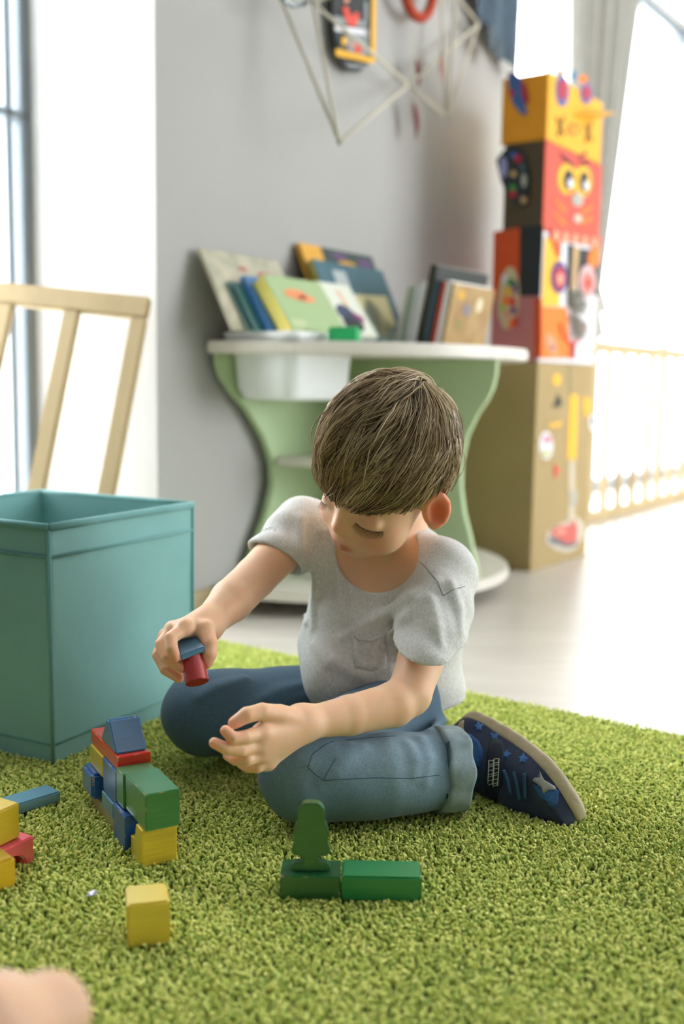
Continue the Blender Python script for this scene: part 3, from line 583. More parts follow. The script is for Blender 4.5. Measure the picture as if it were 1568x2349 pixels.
OVF = (room(0, .02, 0), B)
def wp(x, y, off=0): return on_plane(x, y, OVF[0], B) + B * off
pts = [(757, -60), (756, 40), (759, 80), (766, 120), (780, 152), (800, 166), (818, 166), (836, 155), (848, 135), (853, 100), (854, 40), (850, -60)]
ov = thing('oval_plaque', wp(805, 160), 'black and grey patterned oval plaque with a yellow strip on the wall', 'wall decoration')
MB().prism([wp(*q) for q in pts], B * .008).build('plaque_board', bk, ov, bevel=.001)
def o_(nm, poly, m, off=.0086): MB().prism([wp(x, y, off) for x, y in poly], B * .0012).build(nm, m, ov)
gy2 = C('mid_grey', (136, 140, 142)); 
o_('printed_bar', [(758, 38), (836, 50), (836, 66), (759, 54)], gy2); o_('printed_bar', [(760, 60), (838, 70), (838, 84), (762, 72)], wt); o_('printed_block', [(786, 80), (832, 84), (832, 128), (790, 124)], gy2); o_('printed_bar', [(828, 5), (836, 5), (838, 128), (830, 128)], gy2)
o_('printed_bar', [(784, 148), (838, 150), (828, 158), (794, 156)], gy2); o_('printed_block', [(762, 76), (782, 79), (786, 118), (768, 112)], bk)
o_('paper_figure', [(776, 20), (784, 16), (792, 24), (792, 34), (800, 38), (806, 30), (814, 32), (814, 44), (808, 60), (800, 64), (790, 60), (784, 46)], rd, .0102); o_('paper_dot', oval(781, 96, 6, 10), yl, .0102); o_('paper_dot', oval(813, 114, 8, 10), rd, .0102); o_('paper_dot', oval(801, 104, 6, 5), psal, .0102); o_('paper_dot', oval(786, 2, 6, 6), psal, .0102)
o_('yellow_strip', [(760, 117), (766, 113), (842, 134), (845, -60), (853, -60), (852, 142), (846, 147), (762, 130)], yl, .0102)

M_red = mat('rust_red_yarn', (170, 58, 26), .8, .1, 60); dcc = wp(936, -55, .03)
dc = thing('dream_catcher', wp(930, 330, .03), 'rust red ring with hanging red feathers on the wall', 'wall decoration')
MB().tube([dcc + A * (.082 * math.cos(t)) + Z * (.108 * math.sin(t)) for t in np.linspace(0, 2 * math.pi, 40, endpoint=False)], .0135, 8, closed=True).build('yarn_ring', M_red, dc, smooth=True)
MB().tube([dcc + Z * .02 + A * (.048 * math.cos(t)) + Z * (.07 * math.sin(t)) for t in np.linspace(0, 2 * math.pi, 32, endpoint=False)], .004, 6, closed=True).build('inner_ring', C('olive_gold', (168, 140, 50)), dc, smooth=True)
for x, y0, yt, yb, dx in ((934, 70, 140, 205, 4), (926, 70, 238, 322, 8), (990, 40, 130, 190, 2)):
    MB().tube([wp(x, y0, .03), wp(x, yt, .03)], .0012, 5).build('cord', M_wire, dc)
    MB().tube([wp(x, yt - 6, .03), wp(x, yt, .03)], [.003, .005], 8).build('bead', C('pale', (206, 186, 166)), dc, smooth=True)
    fp = [wp(x + dx * math.sin(t * 2.4), yt + (yb - yt) * t, .03) for t in np.linspace(0, 1, 9)]; lw = [.001, .009, .0125, .014, .014, .012, .009, .005, .001]
    m = MB(); nn_ = len(fp); m.v += [p + A * r for p, r in zip(fp, lw)] + [p + B * .002 for p in fp] + [p - A * r for p, r in zip(fp, lw)] + [p - B * .0015 for p in fp]
    for q in range(4):
        for i in range(nn_ - 1): m.f.append((q * nn_ + i, q * nn_ + i + 1, ((q + 1) % 4) * nn_ + i + 1, ((q + 1) % 4) * nn_ + i))
    m.build('feather', mat('dark_red_feather' if x < 960 else 'pale_feather', (112, 32, 30) if x < 960 else (206, 150, 140), .7, .3, 60), dc, smooth=True)

M_denim2 = mat('garland_denim', (74, 90, 104), .9, .15, 30, .2, 700)
gl = thing('denim_hanging', room(.86, .02, 1.42), 'folded blue denim cloth hanging in the corner by the window', 'cloth')
m = MB(); nu, nv = 24, 14; g0 = []
for i in range(nu + 1):
    for j in range(nv + 1):
        u, v_ = i / nu, j / nv
        top = np.array(wp(1062 + 106 * u, -120, 0)); bx_ = 1066 + 98 * min(1, u * 1.02); by_ = -8 + 190 * u ** .8
        bot = np.array(wp(min(bx_, 1166), by_, 0)); pnt = top + (bot - top) * v_; g0.append(pnt + B * (.03 + .012 * math.sin(u * 14 + v_ * 2)))
k = len(g0); m.v += g0 + [p - B * .003 for p in g0]; w1 = nv + 1
for i in range(nu):
    for j in range(nv): q = (i * w1 + j, (i + 1) * w1 + j, (i + 1) * w1 + j + 1, i * w1 + j + 1); m.f.append(q[::-1]); m.f.append(tuple(x + k for x in q))
m.build('denim_sheet', M_denim2, gl, smooth=True)
for pl in ([(1082, 60), (1100, 70), (1098, 118), (1086, 130), (1082, 100)], [(1102, 95), (1120, 112), (1116, 138), (1106, 152), (1100, 128)]):
    MB().prism([wp(x, y, .05) for x, y in pl], B * .004).build('fringe', C('dark_denim', (52, 72, 80)), gl, bevel=.001)

# curtain drawn aside at the window
M_curt = mat('grey_curtain', (160, 158, 150), .85, .03, 10, .1, 600)
nu, nv = 90, 30; g0 = []
for i in range(nu + 1):
    for j in range(nv + 1):
        u, v_ = i / nu, j / nv; z = 2.4 - (2.4 - .02) * v_; k_ = min(1, max(0, (2.15 - z) / 1.25))
        sl_, sr_ = 1.54 + .1 * k_, 2.26 - .27 * k_; s_ = sl_ + (sr_ - sl_) * u
        g0.append(room(s_, -.1 + (.035 - .012 * k_) * math.sin(u * 2 * math.pi * 6.5) + .012 * math.sin(u * 9 + 2), z))
m = MB(); k = len(g0); m.v += g0 + [p - B * .002 for p in g0]; w1 = nv + 1
for i in range(nu):
    for j in range(nv): q = (i * w1 + j, (i + 1) * w1 + j, (i + 1) * w1 + j + 1, i * w1 + j + 1); m.f.append(q); m.f.append(tuple(x + k for x in q[::-1]))
ct = m.build('curtain', M_curt, smooth=True); tag(ct, 'plain grey pleated curtain drawn aside at the bright window', 'curtain')

# ================================================================== wooden toy blocks
PAINT = {}
def wood(n, c, dark=.8, st=(1, 1, 14)):
    PAINT['painted_wood_' + n] = c; return mat('painted_wood_' + n, c, .36, 1 - dark, 16, .12, 26, stretch=st, var2=tuple(x * dark for x in c), coat=1.0)
def worn(c):
    n = 'worn_edge_%d_%d_%d' % c; new = n not in MATS
    m = mat(n, tuple(min(255, x * 1.08 + 10) for x in c), .5, 1, 120, var2=(200, 182, 142))
    if new: r = [x for x in m.node_tree.nodes if x.type == 'VALTORGB'][0].color_ramp.elements; r[0].position = .34; r[1].position = .44
    return m
Wy = wood('yellow', (226, 196, 52), .88); Wr = wood('red', (222, 48, 30), .92); Wb = wood('blue', (30, 88, 164), .88); Wsb = wood('steel_blue', (84, 138, 172), .9); Wg = wood('green', (52, 128, 64), .86); Wlb = wood('sky_blue', (112, 166, 194), .93); Wt = wood('bare', (172, 152, 118), .9); Wp = wood('pink', (236, 82, 98), .95); Wdg = wood('deep_green', (14, 138, 76), .93); Wfg = wood('forest_green', (26, 96, 50), .9); Wnb = wood('navy', (22, 80, 156), .88)
O = on_z(326, 1984); an = math.radians(29); e1 = V(math.cos(an), math.sin(an), 0); e2 = V(-math.sin(an), math.cos(an), 0)
def blk_(u0, u1, v0, v1, z0, z1, m, label, bev=.001, name='toy_block'):
    o = MB().box(O + e1 * u0 + e2 * v0 + Z * z0, e1 * (u1 - u0), e2 * (v1 - v0), Z * (z1 - z0)).build(name, m, bevel=bev, edge=worn(PAINT[m.name]))
    return tag(o, label, 'toy block', 'wooden building blocks')
def pr_(pts, d, m, label, bev=.001, name='toy_block'):
    return tag(MB().prism(pts, d).build(name, m, bevel=bev, edge=worn(PAINT[m.name])), label, 'toy block', 'wooden building blocks')
zg = -.004
pr_([O + e2 * v + Z * z for v, z in ((0, zg), (.0385, zg), (.0385, .018), (.03, .0185), (.024, .023), (.02, .0372), (0, .0372))], e1 * .0382, Wy, 'yellow block with a notched top under the big green cube')
blk_(.002, .0395, -.006, .0625, .0375, .0775, Wg, 'big green block with glossy grain and worn edges on the front of the house')  # pale top is sheen from the coat; only the edges are worn
blk_(0, .038, .0632, .0892, .0362, .0757, wood('grass_green', (60, 132, 74), .92), 'plain green block wedged behind the big green one in the house')
blk_(-.004, .032, .0455, .0885, zg, .0352, Wnb, 'navy blue block standing beside the notched yellow one')
blk_(0, .037, .0905, .1405, .0318, .0698, Wb, 'tall dark blue block in the middle of the house')
blk_(-.002, .036, .0965, .1405, .0122, .0312, Wsb, 'small steel blue block low in the house wall')
blk_(0, .037, .0965, .193, zg, .0115, Wt, 'unpainted bare wood slab at the bottom of the house')
blk_(-.008, .03, .1595, .203, .0122, .0435, wood('mid_blue', (34, 94, 168), .88), 'blue block sticking out at the rear end of the house', .0035)
blk_(0, .037, .1425, .1935, .0442, .0695, wood('dull_yellow', (206, 180, 58), .9), 'yellow block under the rear end of the red slab')
blk_(.0025, .0405, .0905, .1985, .0702, .086, Wr, 'red slab lying flat across the top of the house')
pr_([O + e1 * .002 + e2 * v + Z * z for v, z in ((.097, .0864), (.157, .0864), (.13, .1185), (.124, .1185))], e1 * .037, wood('roof_blue', (66, 112, 156), .92), 'blue triangular block forming the roof ridge of the house', .002)
# single yellow cube in front
o1, o2 = on_z(292, 2168), on_z(390, 2157); u = o2 - o1; u /= np.linalg.norm(u); v = V(-u[1], u[0], 0)
tag(MB().box(o1 - Z * .004, u * .0375, v * .0375, Z * .0415).build('toy_cube', wood('lemon', (232, 204, 66), .93), bevel=.002), 'single yellow cube standing alone in front on the rug', 'toy block', 'wooden building blocks')
# two long green blocks with a tree
g1, g2_, g3 = on_z(641, 2057), on_z(779, 2060), on_z(966, 2064)
u = g3 - g1; u /= np.linalg.norm(u); v = V(-u[1], u[0], 0); w1_ = np.linalg.norm(g2_ - g1); w2_ = np.linalg.norm(g3 - g2_) - .0012
tag(MB().box(g1 - Z * .003, u * w1_, v * .037, Z * .0245).build('toy_block', Wfg, bevel=.0012, edge=worn(PAINT[Wfg.name])), 'forest green block with chipped edges under the toy tree', 'toy block', 'wooden building blocks')
tag(MB().box(g2_ + u * .0012 - Z * .003, u * w2_, v * .0375, Z * .0255).build('toy_block', Wdg, bevel=.002), 'glossy deep green block lying right of the toy tree', 'toy block', 'wooden building blocks')
tp = [(-.019, 0), (-.0195, .004), (-.018, .0075), (-.013, .0085), (-.0068, .009), (-.0068, .0145), (-.010, .0155), (-.018, .0165), (-.0198, .0195), (-.018, .024), (-.0165, .030), (-.0168, .036), (-.0172, .040), (-.0158, .045), (-.0135, .050), (-.0133, .056), (-.0128, .062), (-.0105, .067), (-.006, .0695), (0, .070)]
tp = tp + [(-x, z) for x, z in tp[::-1][1:]]
to = g1 + u * .0295 + v * .010 + Z * .0218
tag(MB().prism([to + u * x + Z * z for x, z in tp], v * .012).build('toy_tree', wood('tree_green', (24, 104, 52), .92), bevel=.0014), 'flat green wooden toy tree standing on the chipped green block', 'toy tree')
# blocks cut by the left edge of the picture
def free(px, py, ang, sx, sy, sz, m, label, z0=-.003, bev=.0018, ax=0):
    u = V(math.cos(ang), math.sin(ang), 0); v = V(-u[1], u[0], 0); o = on_z(px, py, max(z0, 0)); o = V(o[0], o[1], z0)
    return tag(MB().box(o, u * sx, v * sy, Z * sz).build('toy_block', m, bevel=bev), label, 'toy block', 'wooden building blocks')
_a = on_z(140, 1834, 0); _b = on_z(40, 1865, 0); _an = math.atan2(_b[1] - _a[1], _b[0] - _a[0])
free(140, 1834, _an, .085, -.032, .0135, Wlb, 'flat sky blue plank lying on the rug behind the yellow block')
ar = on_z(-12, 2016); ua = V(.5, .866, 0); va = V(-.866, .5, 0)
hp = [(0, 0), (.012, 0)] + [(.012 + .0145 - .0145 * math.cos(t), .0155 * math.sin(t)) for t in np.linspace(.25, math.pi - .25, 9)] + [(.041, 0), (.053, 0), (.053, .0285), (0, .0285)]
pr_([ar + ua * x + Z * (z - .003) for x, z in hp], va * .06, Wp, 'pink red arch block at the left edge carrying a yellow block', .0014, 'toy_arch')
yo = ar + ua * .004 + va * .008 + Z * .0262
tag(MB().box(yo, ua * .038, va * .045, Z * .0375).build('toy_block', wood('bright_yellow', (232, 196, 44), .93), bevel=.0016), 'bright yellow block standing on the pink red arch', 'toy block', 'wooden building blocks')
yb = on_z(-18, 2046); ub = V(.72, .69, 0); vb = V(-.69, .72, 0)
tag(MB().box(yb - Z * .003, ub * .026, vb * .05, Z * .031).build('toy_block', wood('amber', (222, 178, 30), .93), bevel=.003), 'rounded yellow block lying before the pink arch at the left edge', 'toy block', 'wooden building blocks')
sc_ = on_z(208, 2057, .002)
tag(MB().add([sc_ + V(-.006, 0, 0), sc_ + V(.001, -.002, .002), sc_ + V(.006, .003, .001), sc_ + V(.003, .007, .004), sc_ + V(-.003, .004, .003), sc_ + V(0, .002, -.001)], [(0, 1, 4), (1, 3, 4), (1, 2, 3), (0, 5, 1), (1, 5, 2), (0, 4, 5), (4, 3, 5), (3, 2, 5)]).build('plastic_scrap', mat('clear_film', (206, 206, 216), .15, trans=.3)), 'tiny crumpled scrap of clear film lying on the rug', 'scrap')

# ================================================================== the boy
def trace(fn, pts, d0=.9, sink=0.0):
    """points of a modelled surface seen along the given picture rays, sunk a little into it"""
    dr = np.array([ray(x, y) / np.linalg.norm(ray(x, y)) for x, y in pts]); t = np.full(len(pts), d0)
    for _ in range(90): t += np.clip(fn((CAM + dr * t[:, None]).astype(f32)).astype(float), -.02, .05) * .8
    return [CAM + a * (b + sink) for a, b in zip(dr, t)]
HP = V(.0536, 1.2966, .3814); HS = 1.0247e-2                     # head position, centimetres to metres
HM = np.array([[-.7546, -.6562, -.0065], [.5401, -.6155, -.5739], [.3726, -.4366, .8189]])     # columns: his right, forward, up
def hl(p): return ((p - HP.astype(f32)) @ HM.astype(f32)) / f32(HS)       # world -> head (cm)
def hw(q): return HP + HM @ (np.array(q, float) * HS)
NB = W(872, 1228, 1.40); RSH = W(692, 1214, 1.395); LSH = W(1008, 1318, 1.325)
HEM = W(880, 1600, 1.41)
tz = NB - HEM; TL_ = np.linalg.norm(tz); tz /= TL_; tx = LSH - RSH; tx -= tz * np.dot(tx, tz); tx /= np.linalg.norm(tx); ty = np.cross(tz, tx)   # ty points to the back
if np.dot(ty, FWD) < 0: ty = -ty
TM = np.stack([tx, ty, tz], 1)
def torso(p):
    q = (p - HEM.astype(f32)) @ TM.astype(f32); q = q * np.array([1, 1.22, 1], f32)
    d = capsule(q, (0.004, 0, .02), (0, -.004, .09), .1, .1); d = smin(d, capsule(q, (0, -.004, .09), (.0, .0, .155), .1, .082), .03)
    d = smin(d, ellip(q, (-.012, -.04, .045), (.08, .085, .075)), .04) / f32(1.1)
    d = smin(d, chain(p, [RSH, NB - tz * .03, LSH], [.036, .05, .043]), .045)
    return d
# arms: shoulder, elbow, wrist
RA = [RSH, W(585, 1325, 1.325), W(530, 1378, 1.275), W(470, 1436, 1.222)]; RAr = [.031, .0265, .0262, .0172]
LA = [LSH, W(962, 1520, 1.262), W(938, 1592, 1.226), W(900, 1617, 1.208), W(800, 1641, 1.174), W(690, 1660, 1.134)]; LAr = [.034, .0275, .026, .0255, .0222, .0165]
def hand_r(p):
    wr = RA[-1]; kn = [W(424, 1440, 1.186), W(396, 1444, 1.198), W(382, 1459, 1.215), W(379, 1478, 1.234)]
    d = None
    for k_, r in zip(kn, (.0115, .0115, .011, .0105)):
        e = capsule(p, wr, k_, .0145, r * .88); d = e if d is None else smin(d, e, .012)
    d = smin(d, capsule(p, kn[0], kn[3], .009, .008), .006)
    fs = [[kn[0], W(391, 1464, 1.166), W(394, 1488, 1.158), W(402, 1507, 1.160)], [kn[1], W(370, 1478, 1.180), W(383, 1509, 1.168), W(416, 1532, 1.170)], [kn[2], W(363, 1502, 1.202), W(380, 1536, 1.190), W(411, 1556, 1.188)], [kn[3], W(373, 1508, 1.228), W(396, 1530, 1.222), W(410, 1545, 1.215)]]
    fg = None
    for f, s in zip(fs, (1, 1, .97, .88)): e = chain(p, f, [.0085 * s, .0074 * s, .0069 * s, .0059 * s], .001); fg = e if fg is None else smin(fg, e, .0012)
    d = smin(d, fg, .0045)
    th = [wr + (W(466, 1446, 1.2) - wr) * .5, W(470, 1444, 1.196), W(481, 1476, 1.182), W(480, 1500, 1.178), W(474, 1521, 1.178)]
    return smin(d, chain(p, th, [.013, .0112, .0088, .0082, .0066], .002), .006)
def hand_l(p):
    wr = LA[-1]; kn = [W(602, 1680, 1.086), W(595, 1708, 1.086), W(600, 1731, 1.092), W(614, 1748, 1.104)]; d = None
    for k_, r in zip(kn, (.0115, .0115, .011, .01)):
        e = capsule(p, wr, k_, .015, r * .85); d = e if d is None else smin(d, e, .013)
    d = smin(d, capsule(p, kn[0], kn[3], .009, .008), .006)
    fs = [[kn[0], W(562, 1691, 1.064), W(535, 1694, 1.056), W(517, 1676, 1.055)], [kn[1], W(552, 1721, 1.064), W(520, 1718, 1.056), W(491, 1704, 1.053)], [kn[2], W(566, 1743, 1.074), W(540, 1742, 1.078), W(522, 1733, 1.088)], [kn[3], W(590, 1760, 1.09), W(568, 1760, 1.096), W(552, 1752, 1.106)]]
    fg = None
    for f, s in zip(fs, (1, 1, .97, .88)): e = chain(p, f, [.0082 * s, .0070 * s, .0065 * s, .0056 * s], .001); fg = e if fg is None else smin(fg, e, .0012)
    d = smin(d, fg, .0045)
    th = [W(668, 1650, 1.118), W(640, 1641, 1.104), W(601, 1632, 1.084), W(566, 1640, 1.072), W(537, 1658, 1.066)]
    return smin(d, chain(p, th, [.0135, .0115, .0088, .0082, .0066], .002), .0035)
def head(p):
    q = hl(p); S_ = lambda a, b, k: smin(a, b, k)
    d = ellip(q, (.25, -1.0, 3.6), (7.0, 8.5, 8.2)); d = S_(d, ellip(q, (0, 2.4, -2.2), (5.6, 5.5, 5.8)), 2.0)
    qa = np.abs(q[:, :1]); q2 = np.concatenate([qa, q[:, 1:]], 1)          # mirrored for paired features
    d = S_(d, ellip(q2, (3.25, 4.3, -3.7), (2.55, 2.6, 2.6)), 1.6)           # cheeks
    d = S_(d, ellip(q, (-.2, 5.4, -6.7), (1.9, 1.8, 1.6)), 1.8)              # chin
    d = S_(d, ellip(q, (0, 6.6, -4.6), (2.2, 1.8, 1.9)), 1.4)              # muzzle
    d = smax(d, -ellip(q2, (3.0, 8.9, -.5), (1.5, 1.75, .95)), 1.0)        # eye hollows
    d = S_(d, ellip(q2, (2.85, 6.35, -.6), (1.5, 1.0, .95)), .7)        # lowered lids
    d = smax(d, -chain(q2, [(1.9, 7.65, .15), (2.9, 7.85, .45), (4.0, 7.25, .15)], [.07, .09, .05]), .22)   # lid crease
    d = S_(d, chain(q, [(0, 7.2, .7), (0, 7.75, -.8), (0, 8.25, -1.95)], [.68, .82, 1.0]), 1.1)
    d = S_(d, ellip(q2, (.85, 7.95, -2.3), (.55, .6, .5)), .5)
    d = smax(d, -ellip(q2, (.5, 8.3, -2.95), (.24, .32, .2)), .2)
    qm = np.concatenate([np.abs(q[:, :1] + f32(.1)), q[:, 1:]], 1)
    d = S_(d, chain(qm, [(0, 8.1, -4.65), (.65, 8.0, -4.6), (1.5, 7.2, -5.05)], [.27, .27, .1]), .4)
    d = S_(d, chain(qm, [(0, 7.95, -5.5), (.7, 7.75, -5.45), (1.4, 7.15, -5.12)], [.32, .3, .1]), .4)
    d = smax(d, -chain(qm, [(0, 8.6, -5.05), (.8, 8.3, -5.05), (1.6, 7.35, -5.13)], [.1, .1, .06]), .18)
    d = smax(d, -capsule(q, (0, 8.5, -3.4), (0, 8.55, -4.1), .16, .2), .25)
    # ears
    ex = np.array([[.55, .0, -.835], [.80, .30, .52]]); nx = V(.80, .58, .05); nx /= np.linalg.norm(nx); uy = V(-.58, .8, -.15); uy -= nx * np.dot(uy, nx); uy /= np.linalg.norm(uy); uz = np.cross(nx, uy); uz = uz if uz[2] > 0 else -uz
    ME = np.stack([nx, uy, uz], 1); ec = V(7.35, -.6, -.9)
    e = ellip(q2, ec, (.75, 1.75, 2.75), ME); e = smax(e, -ellip(q2, ec + nx * .75 + uy * .15 + uz * .1, (.75, 1.15, 1.85), ME), .3)
    rim = [ec + uy * a + uz * b + nx * .25 for a, b in ((1.2, .4), (1.1, 1.6), (.2, 2.45), (-.9, 2.2), (-1.45, 1.0), (-1.35, -.5), (-.7, -1.7))]
    e = S_(e, chain(q2, rim, [.3, .33, .36, .36, .34, .32, .36]), .3); e = S_(e, ellip(q2, ec - uz * 2.0 + uy * .35, (.5, .75, .85), ME), .4)
    e = S_(e, capsule(q2, ec + uy * 1.2 + uz * .1 + nx * .1, ec + uy * 1.15 - uz * .7 + nx * .1, .3, .32), .3)
    d = S_(d, e, .5)
    return d * f32(HS)
NECK = [hw((0, -2.2, -3.5)), hw((0, -2.6, -7.0)), NB - tz * .01]
def skin(p):
    d = smin(head(p), chain(p, NECK, [.042, .037, .046]), .015)
    qz = (p - HEM.astype(f32)) @ tz.astype(f32); d = smin(d, smax(torso(p) + f32(.0045), f32(.07) - qz, .02), .03)
    a = chain(p, RA, RAr, .004); a = smin(a, hand_r(p), .012); d = smin(d, a, .02)
    a = chain(p, LA, LAr, .004); a = smin(a, hand_l(p), .012); return smin(d, a, .02)
v, f = surface(skin, (-.245, .975, .05), (.215, 1.50, .57), .0017); v = relax(v, f, 1, .4)
q = hl(v.astype(f32)).astype(float); qa = np.abs(q[:, 0])
base = np.array(lin((240, 196, 160))); tint = np.tile(base, (len(v), 1))
def blend(wt_, c): 
    global tint
    wt_ = np.clip(wt_, 0, 1)[:, None]; tint = tint * (1 - wt_) + np.array(lin(c)) * wt_
g_ = lambda c, r: np.exp(-(((q - np.array(c)) / np.array(r)) ** 2).sum(1)); gm = lambda c, r: np.exp(-(((np.stack([qa, q[:, 1], q[:, 2]], 1) - np.array(c)) / np.array(r)) ** 2).sum(1))
blend(.5 * gm((3.8, 5.8, -3.3), (2.0, 2.4, 1.8)), (228, 140, 112)); blend(.35 * g_((0, 9.2, -2.1), (1, 1, 1)), (230, 150, 124))
blend(1.0 * gm((.5, 8.1, -4.68), (.9, 1.0, .28)) + 1.0 * gm((.5, 7.9, -5.42), (.9, 1.0, .3)) + .8 * gm((.9, 7.9, -5.05), (.9, .9, .14)), (200, 112, 100))
blend(.85 * gm((7.7, -.7, -.8), (1.6, 2.2, 2.9)) * (qa > 6.6), (240, 98, 62)); blend(.6 * gm((2.8, 7.9, -.3), (1.6, .8, .5)), (222, 170, 148))  # ear reddened to paint in light glowing through it; lids slightly pinker
for c in (W(402, 1507, 1.160), W(416, 1532, 1.170), W(411, 1556, 1.188), W(474, 1521, 1.178), W(520, 1677, 1.06), W(491, 1705, 1.059), W(525, 1730, 1.082), W(538, 1659, 1.07)):
    blend(.6 * np.exp(-((v - c) ** 2).sum(1) / .011 ** 2), (236, 160, 140))
M_skin = attr_mat('child_skin', .5, sss=.0035, sssr=(1, .4, .22), bump=.05, bscale=500, spec=.35)
boy = obj('person', v, f, M_skin, None, True, tint); SKB = bvh_of(v, f)
tag(boy, 'boy in grey t-shirt and jeans sitting on the rug holding a block', 'person')

# ------------------------------------------------------------------ t-shirt
RSL = W(630, 1283, 1.362); LSL = W(984, 1486, 1.262)
def cut(p, c, n): return (p - c.astype(f32)) @ n.astype(f32)
rdir = RSL - RSH; rdir /= np.linalg.norm(rdir); ldir = LSL - LSH; ldir /= np.linalg.norm(ldir)
NC0, NC1 = W(868, 1262, 1.40), W(846, 1262, 1.22)
def fold(p, pts, r, depth): return chain(p, pts, [r] * len(pts)) 
def shirt0(p):
    q = (p - HEM.astype(f32)) @ TM.astype(f32)
    d = torso(p) - f32(.0005)
    qs = q * np.array([1, 1.2, 1], f32); sk = capsule(qs, (.005, .0, -.012), (.0, -.006, .06), .108, .1) / f32(1.1); d = smin(d, sk, .02)
    ripple = f32(.0034) * np.sin(q[:, 0] * 55 + q[:, 2] * 25 + 2.5 * np.sin(q[:, 2] * 31 + q[:, 0] * 14)) * np.clip((.14 - q[:, 2]) / .14, .15, 1) + f32(.0012) * np.sin(q[:, 2] * 95 + q[:, 0] * 25)
    d = d + ripple
    ra = capsule(p, RSH, RSL + rdir * .02, .0385, .040); ra = ra + f32(.0018) * np.sin(cut(p, RSH, rdir) * 150 + q[:, 0] * 40)
    nr_ = rdir + V(.12, .1, -.25); nr_ /= np.linalg.norm(nr_); ra = smax(ra, cut(p, RSL, nr_), .005)
    ra = smax(ra, -capsule(p, RSL - rdir * .015, RSL + rdir * .08, .0355, .0365), .003)
    la = capsule(p, LSH, LSL + ldir * .035, .047, .0475); la = la + f32(.0014) * np.sin(cut(p, LSH, ldir) * 120 - q[:, 0] * 60 + 1)
    n2 = V(.0, .32, -.94); n2 /= np.linalg.norm(n2); la = smax(la, cut(p, W(985, 1452, 1.262), n2), .003); la = smax(la, -capsule(p, LSL - ldir * .0, LSL + ldir * .08, .0385, .040), .003)
    d = smin(d, ellip(p, W(768, 1550, 1.355), (.040, .05, .046)), .025)
    return smin(smin(d, ra, .022), la, .012)
SFOLD = [([(1000, 1335), (950, 1372), (880, 1415), (790, 1462)], .0075), ([(985, 1375), (930, 1420), (895, 1455)], .006), ([(690, 1190), (686, 1260), (690, 1340), (704, 1430)], .006), ([(738, 1220), (730, 1300), (724, 1380), (720, 1440)], .0055), ([(775, 1310), (785, 1370), (800, 1420)], .005), ([(720, 1480), (760, 1520), (830, 1545), (890, 1530)], .006), ([(1035, 1340), (1050, 1400), (1055, 1450)], .005), ([(990, 1380), (1000, 1440), (1010, 1480)], .005)]
SFOLD = [(trace(shirt0, p_, sink=r * .35), r * 1.3) for p_, r in SFOLD]
def shirt(p):
    q = (p - HEM.astype(f32)) @ TM.astype(f32); d = shirt0(p)
    for pts, r in SFOLD: d = smin(d, chain(p, pts, [r * .35] + [r] * (len(pts) - 2) + [r * .35]), .009)
    d = smax(d, -chain(p, [NC0, NC1], [.049, .062]), .004)
    return smax(d, -(q[:, 2] + f32(.004) + f32(.006) * np.sin(q[:, 0] * 34)), .006)
v, f = surface(shirt, (-.13, 1.11, .03), (.24, 1.56, .43), .0021); v = relax(v, f, 1, .4); SHB = bvh_of(v, f)
M_shirt = attr_mat('grey_marl_jersey', .9, grain=(420, .13, (1, 1, .5)), bump=.25, bscale=900, sheen=.25)
tee = obj('t_shirt', v, f, M_shirt, boy, True, np.tile(np.array(lin((220, 220, 216))), (len(v), 1)))
M_knit = mat('grey_jersey', (218, 218, 214), .9, .14, 240, .25, 900, sheen=.2); M_seam = mat('grey_seam', (136, 140, 138), .9)
nl = [(776, 1262), (779, 1285), (790, 1310), (806, 1330), (826, 1342), (848, 1342), (876, 1332), (902, 1312), (920, 1290), (932, 1264)]
seam('neckband', SHB, [(x, y + 4) for x, y in nl], mat('neck_rib', (226, 226, 224), .9, .1, 300), tee, .0018, .0002, 5)
seam('shoulder_seam', SHB, [(938, 1270), (975, 1300), (1003, 1335), (1015, 1365)], M_seam, tee, .0006, .0); seam('shoulder_seam', SHB, [(1015, 1367), (1040, 1352), (1066, 1345)], M_seam, tee, .0006, .0)
patch('pocket', SHB, [(812, 1458), (830, 1464), (860, 1466), (884, 1458), (888, 1500), (886, 1532), (850, 1540), (812, 1532), (808, 1495)], M_knit, tee, .0014); seam('pocket_edge', SHB, [(813, 1455), (822, 1466), (850, 1470), (884, 1457)], M_knit, tee, .0022, .0012, 4)

# ------------------------------------------------------------------ jeans
LH, LK, LAN = W(985, 1618, 1.385), W(694, 1772, 1.195), W(1045, 1762, 1.245)
RH, RK, RAN = W(800, 1625, 1.45), W(468, 1634, 1.345), W(700, 1606, 1.56)
def jeans0(p):
    d = ellip(p, HEM + V(0, .005, -.012), (.118, .095, .062)); d = smin(d, chain(p, [LH, LK + V(0, .006, .006)], [.066, .052]), .03)
    sh = chain(p, [LK + V(0, -.004, -.006), (LK + LAN) / 2 + V(0, -.012, -.001), LAN], [.049, .049, .043]); d = smin(d, sh, .007)
    d = smin(d, chain(p, [RH, RK], [.064, .052]), .03); d = smin(d, chain(p, [RK, RAN], [.048, .042]), .02)
    x = p @ np.array([40, 30, 55], f32); d = d + f32(.0011) * np.sin(x) * np.sin(p @ np.array([-60, 25, 20], f32))
    ax = LAN - LK; ax /= np.linalg.norm(ax); d = smax(d, cut(p, LAN + ax * .004, ax), .005)
    return smax(d, -(p[:, 2] + f32(.002)), .004)
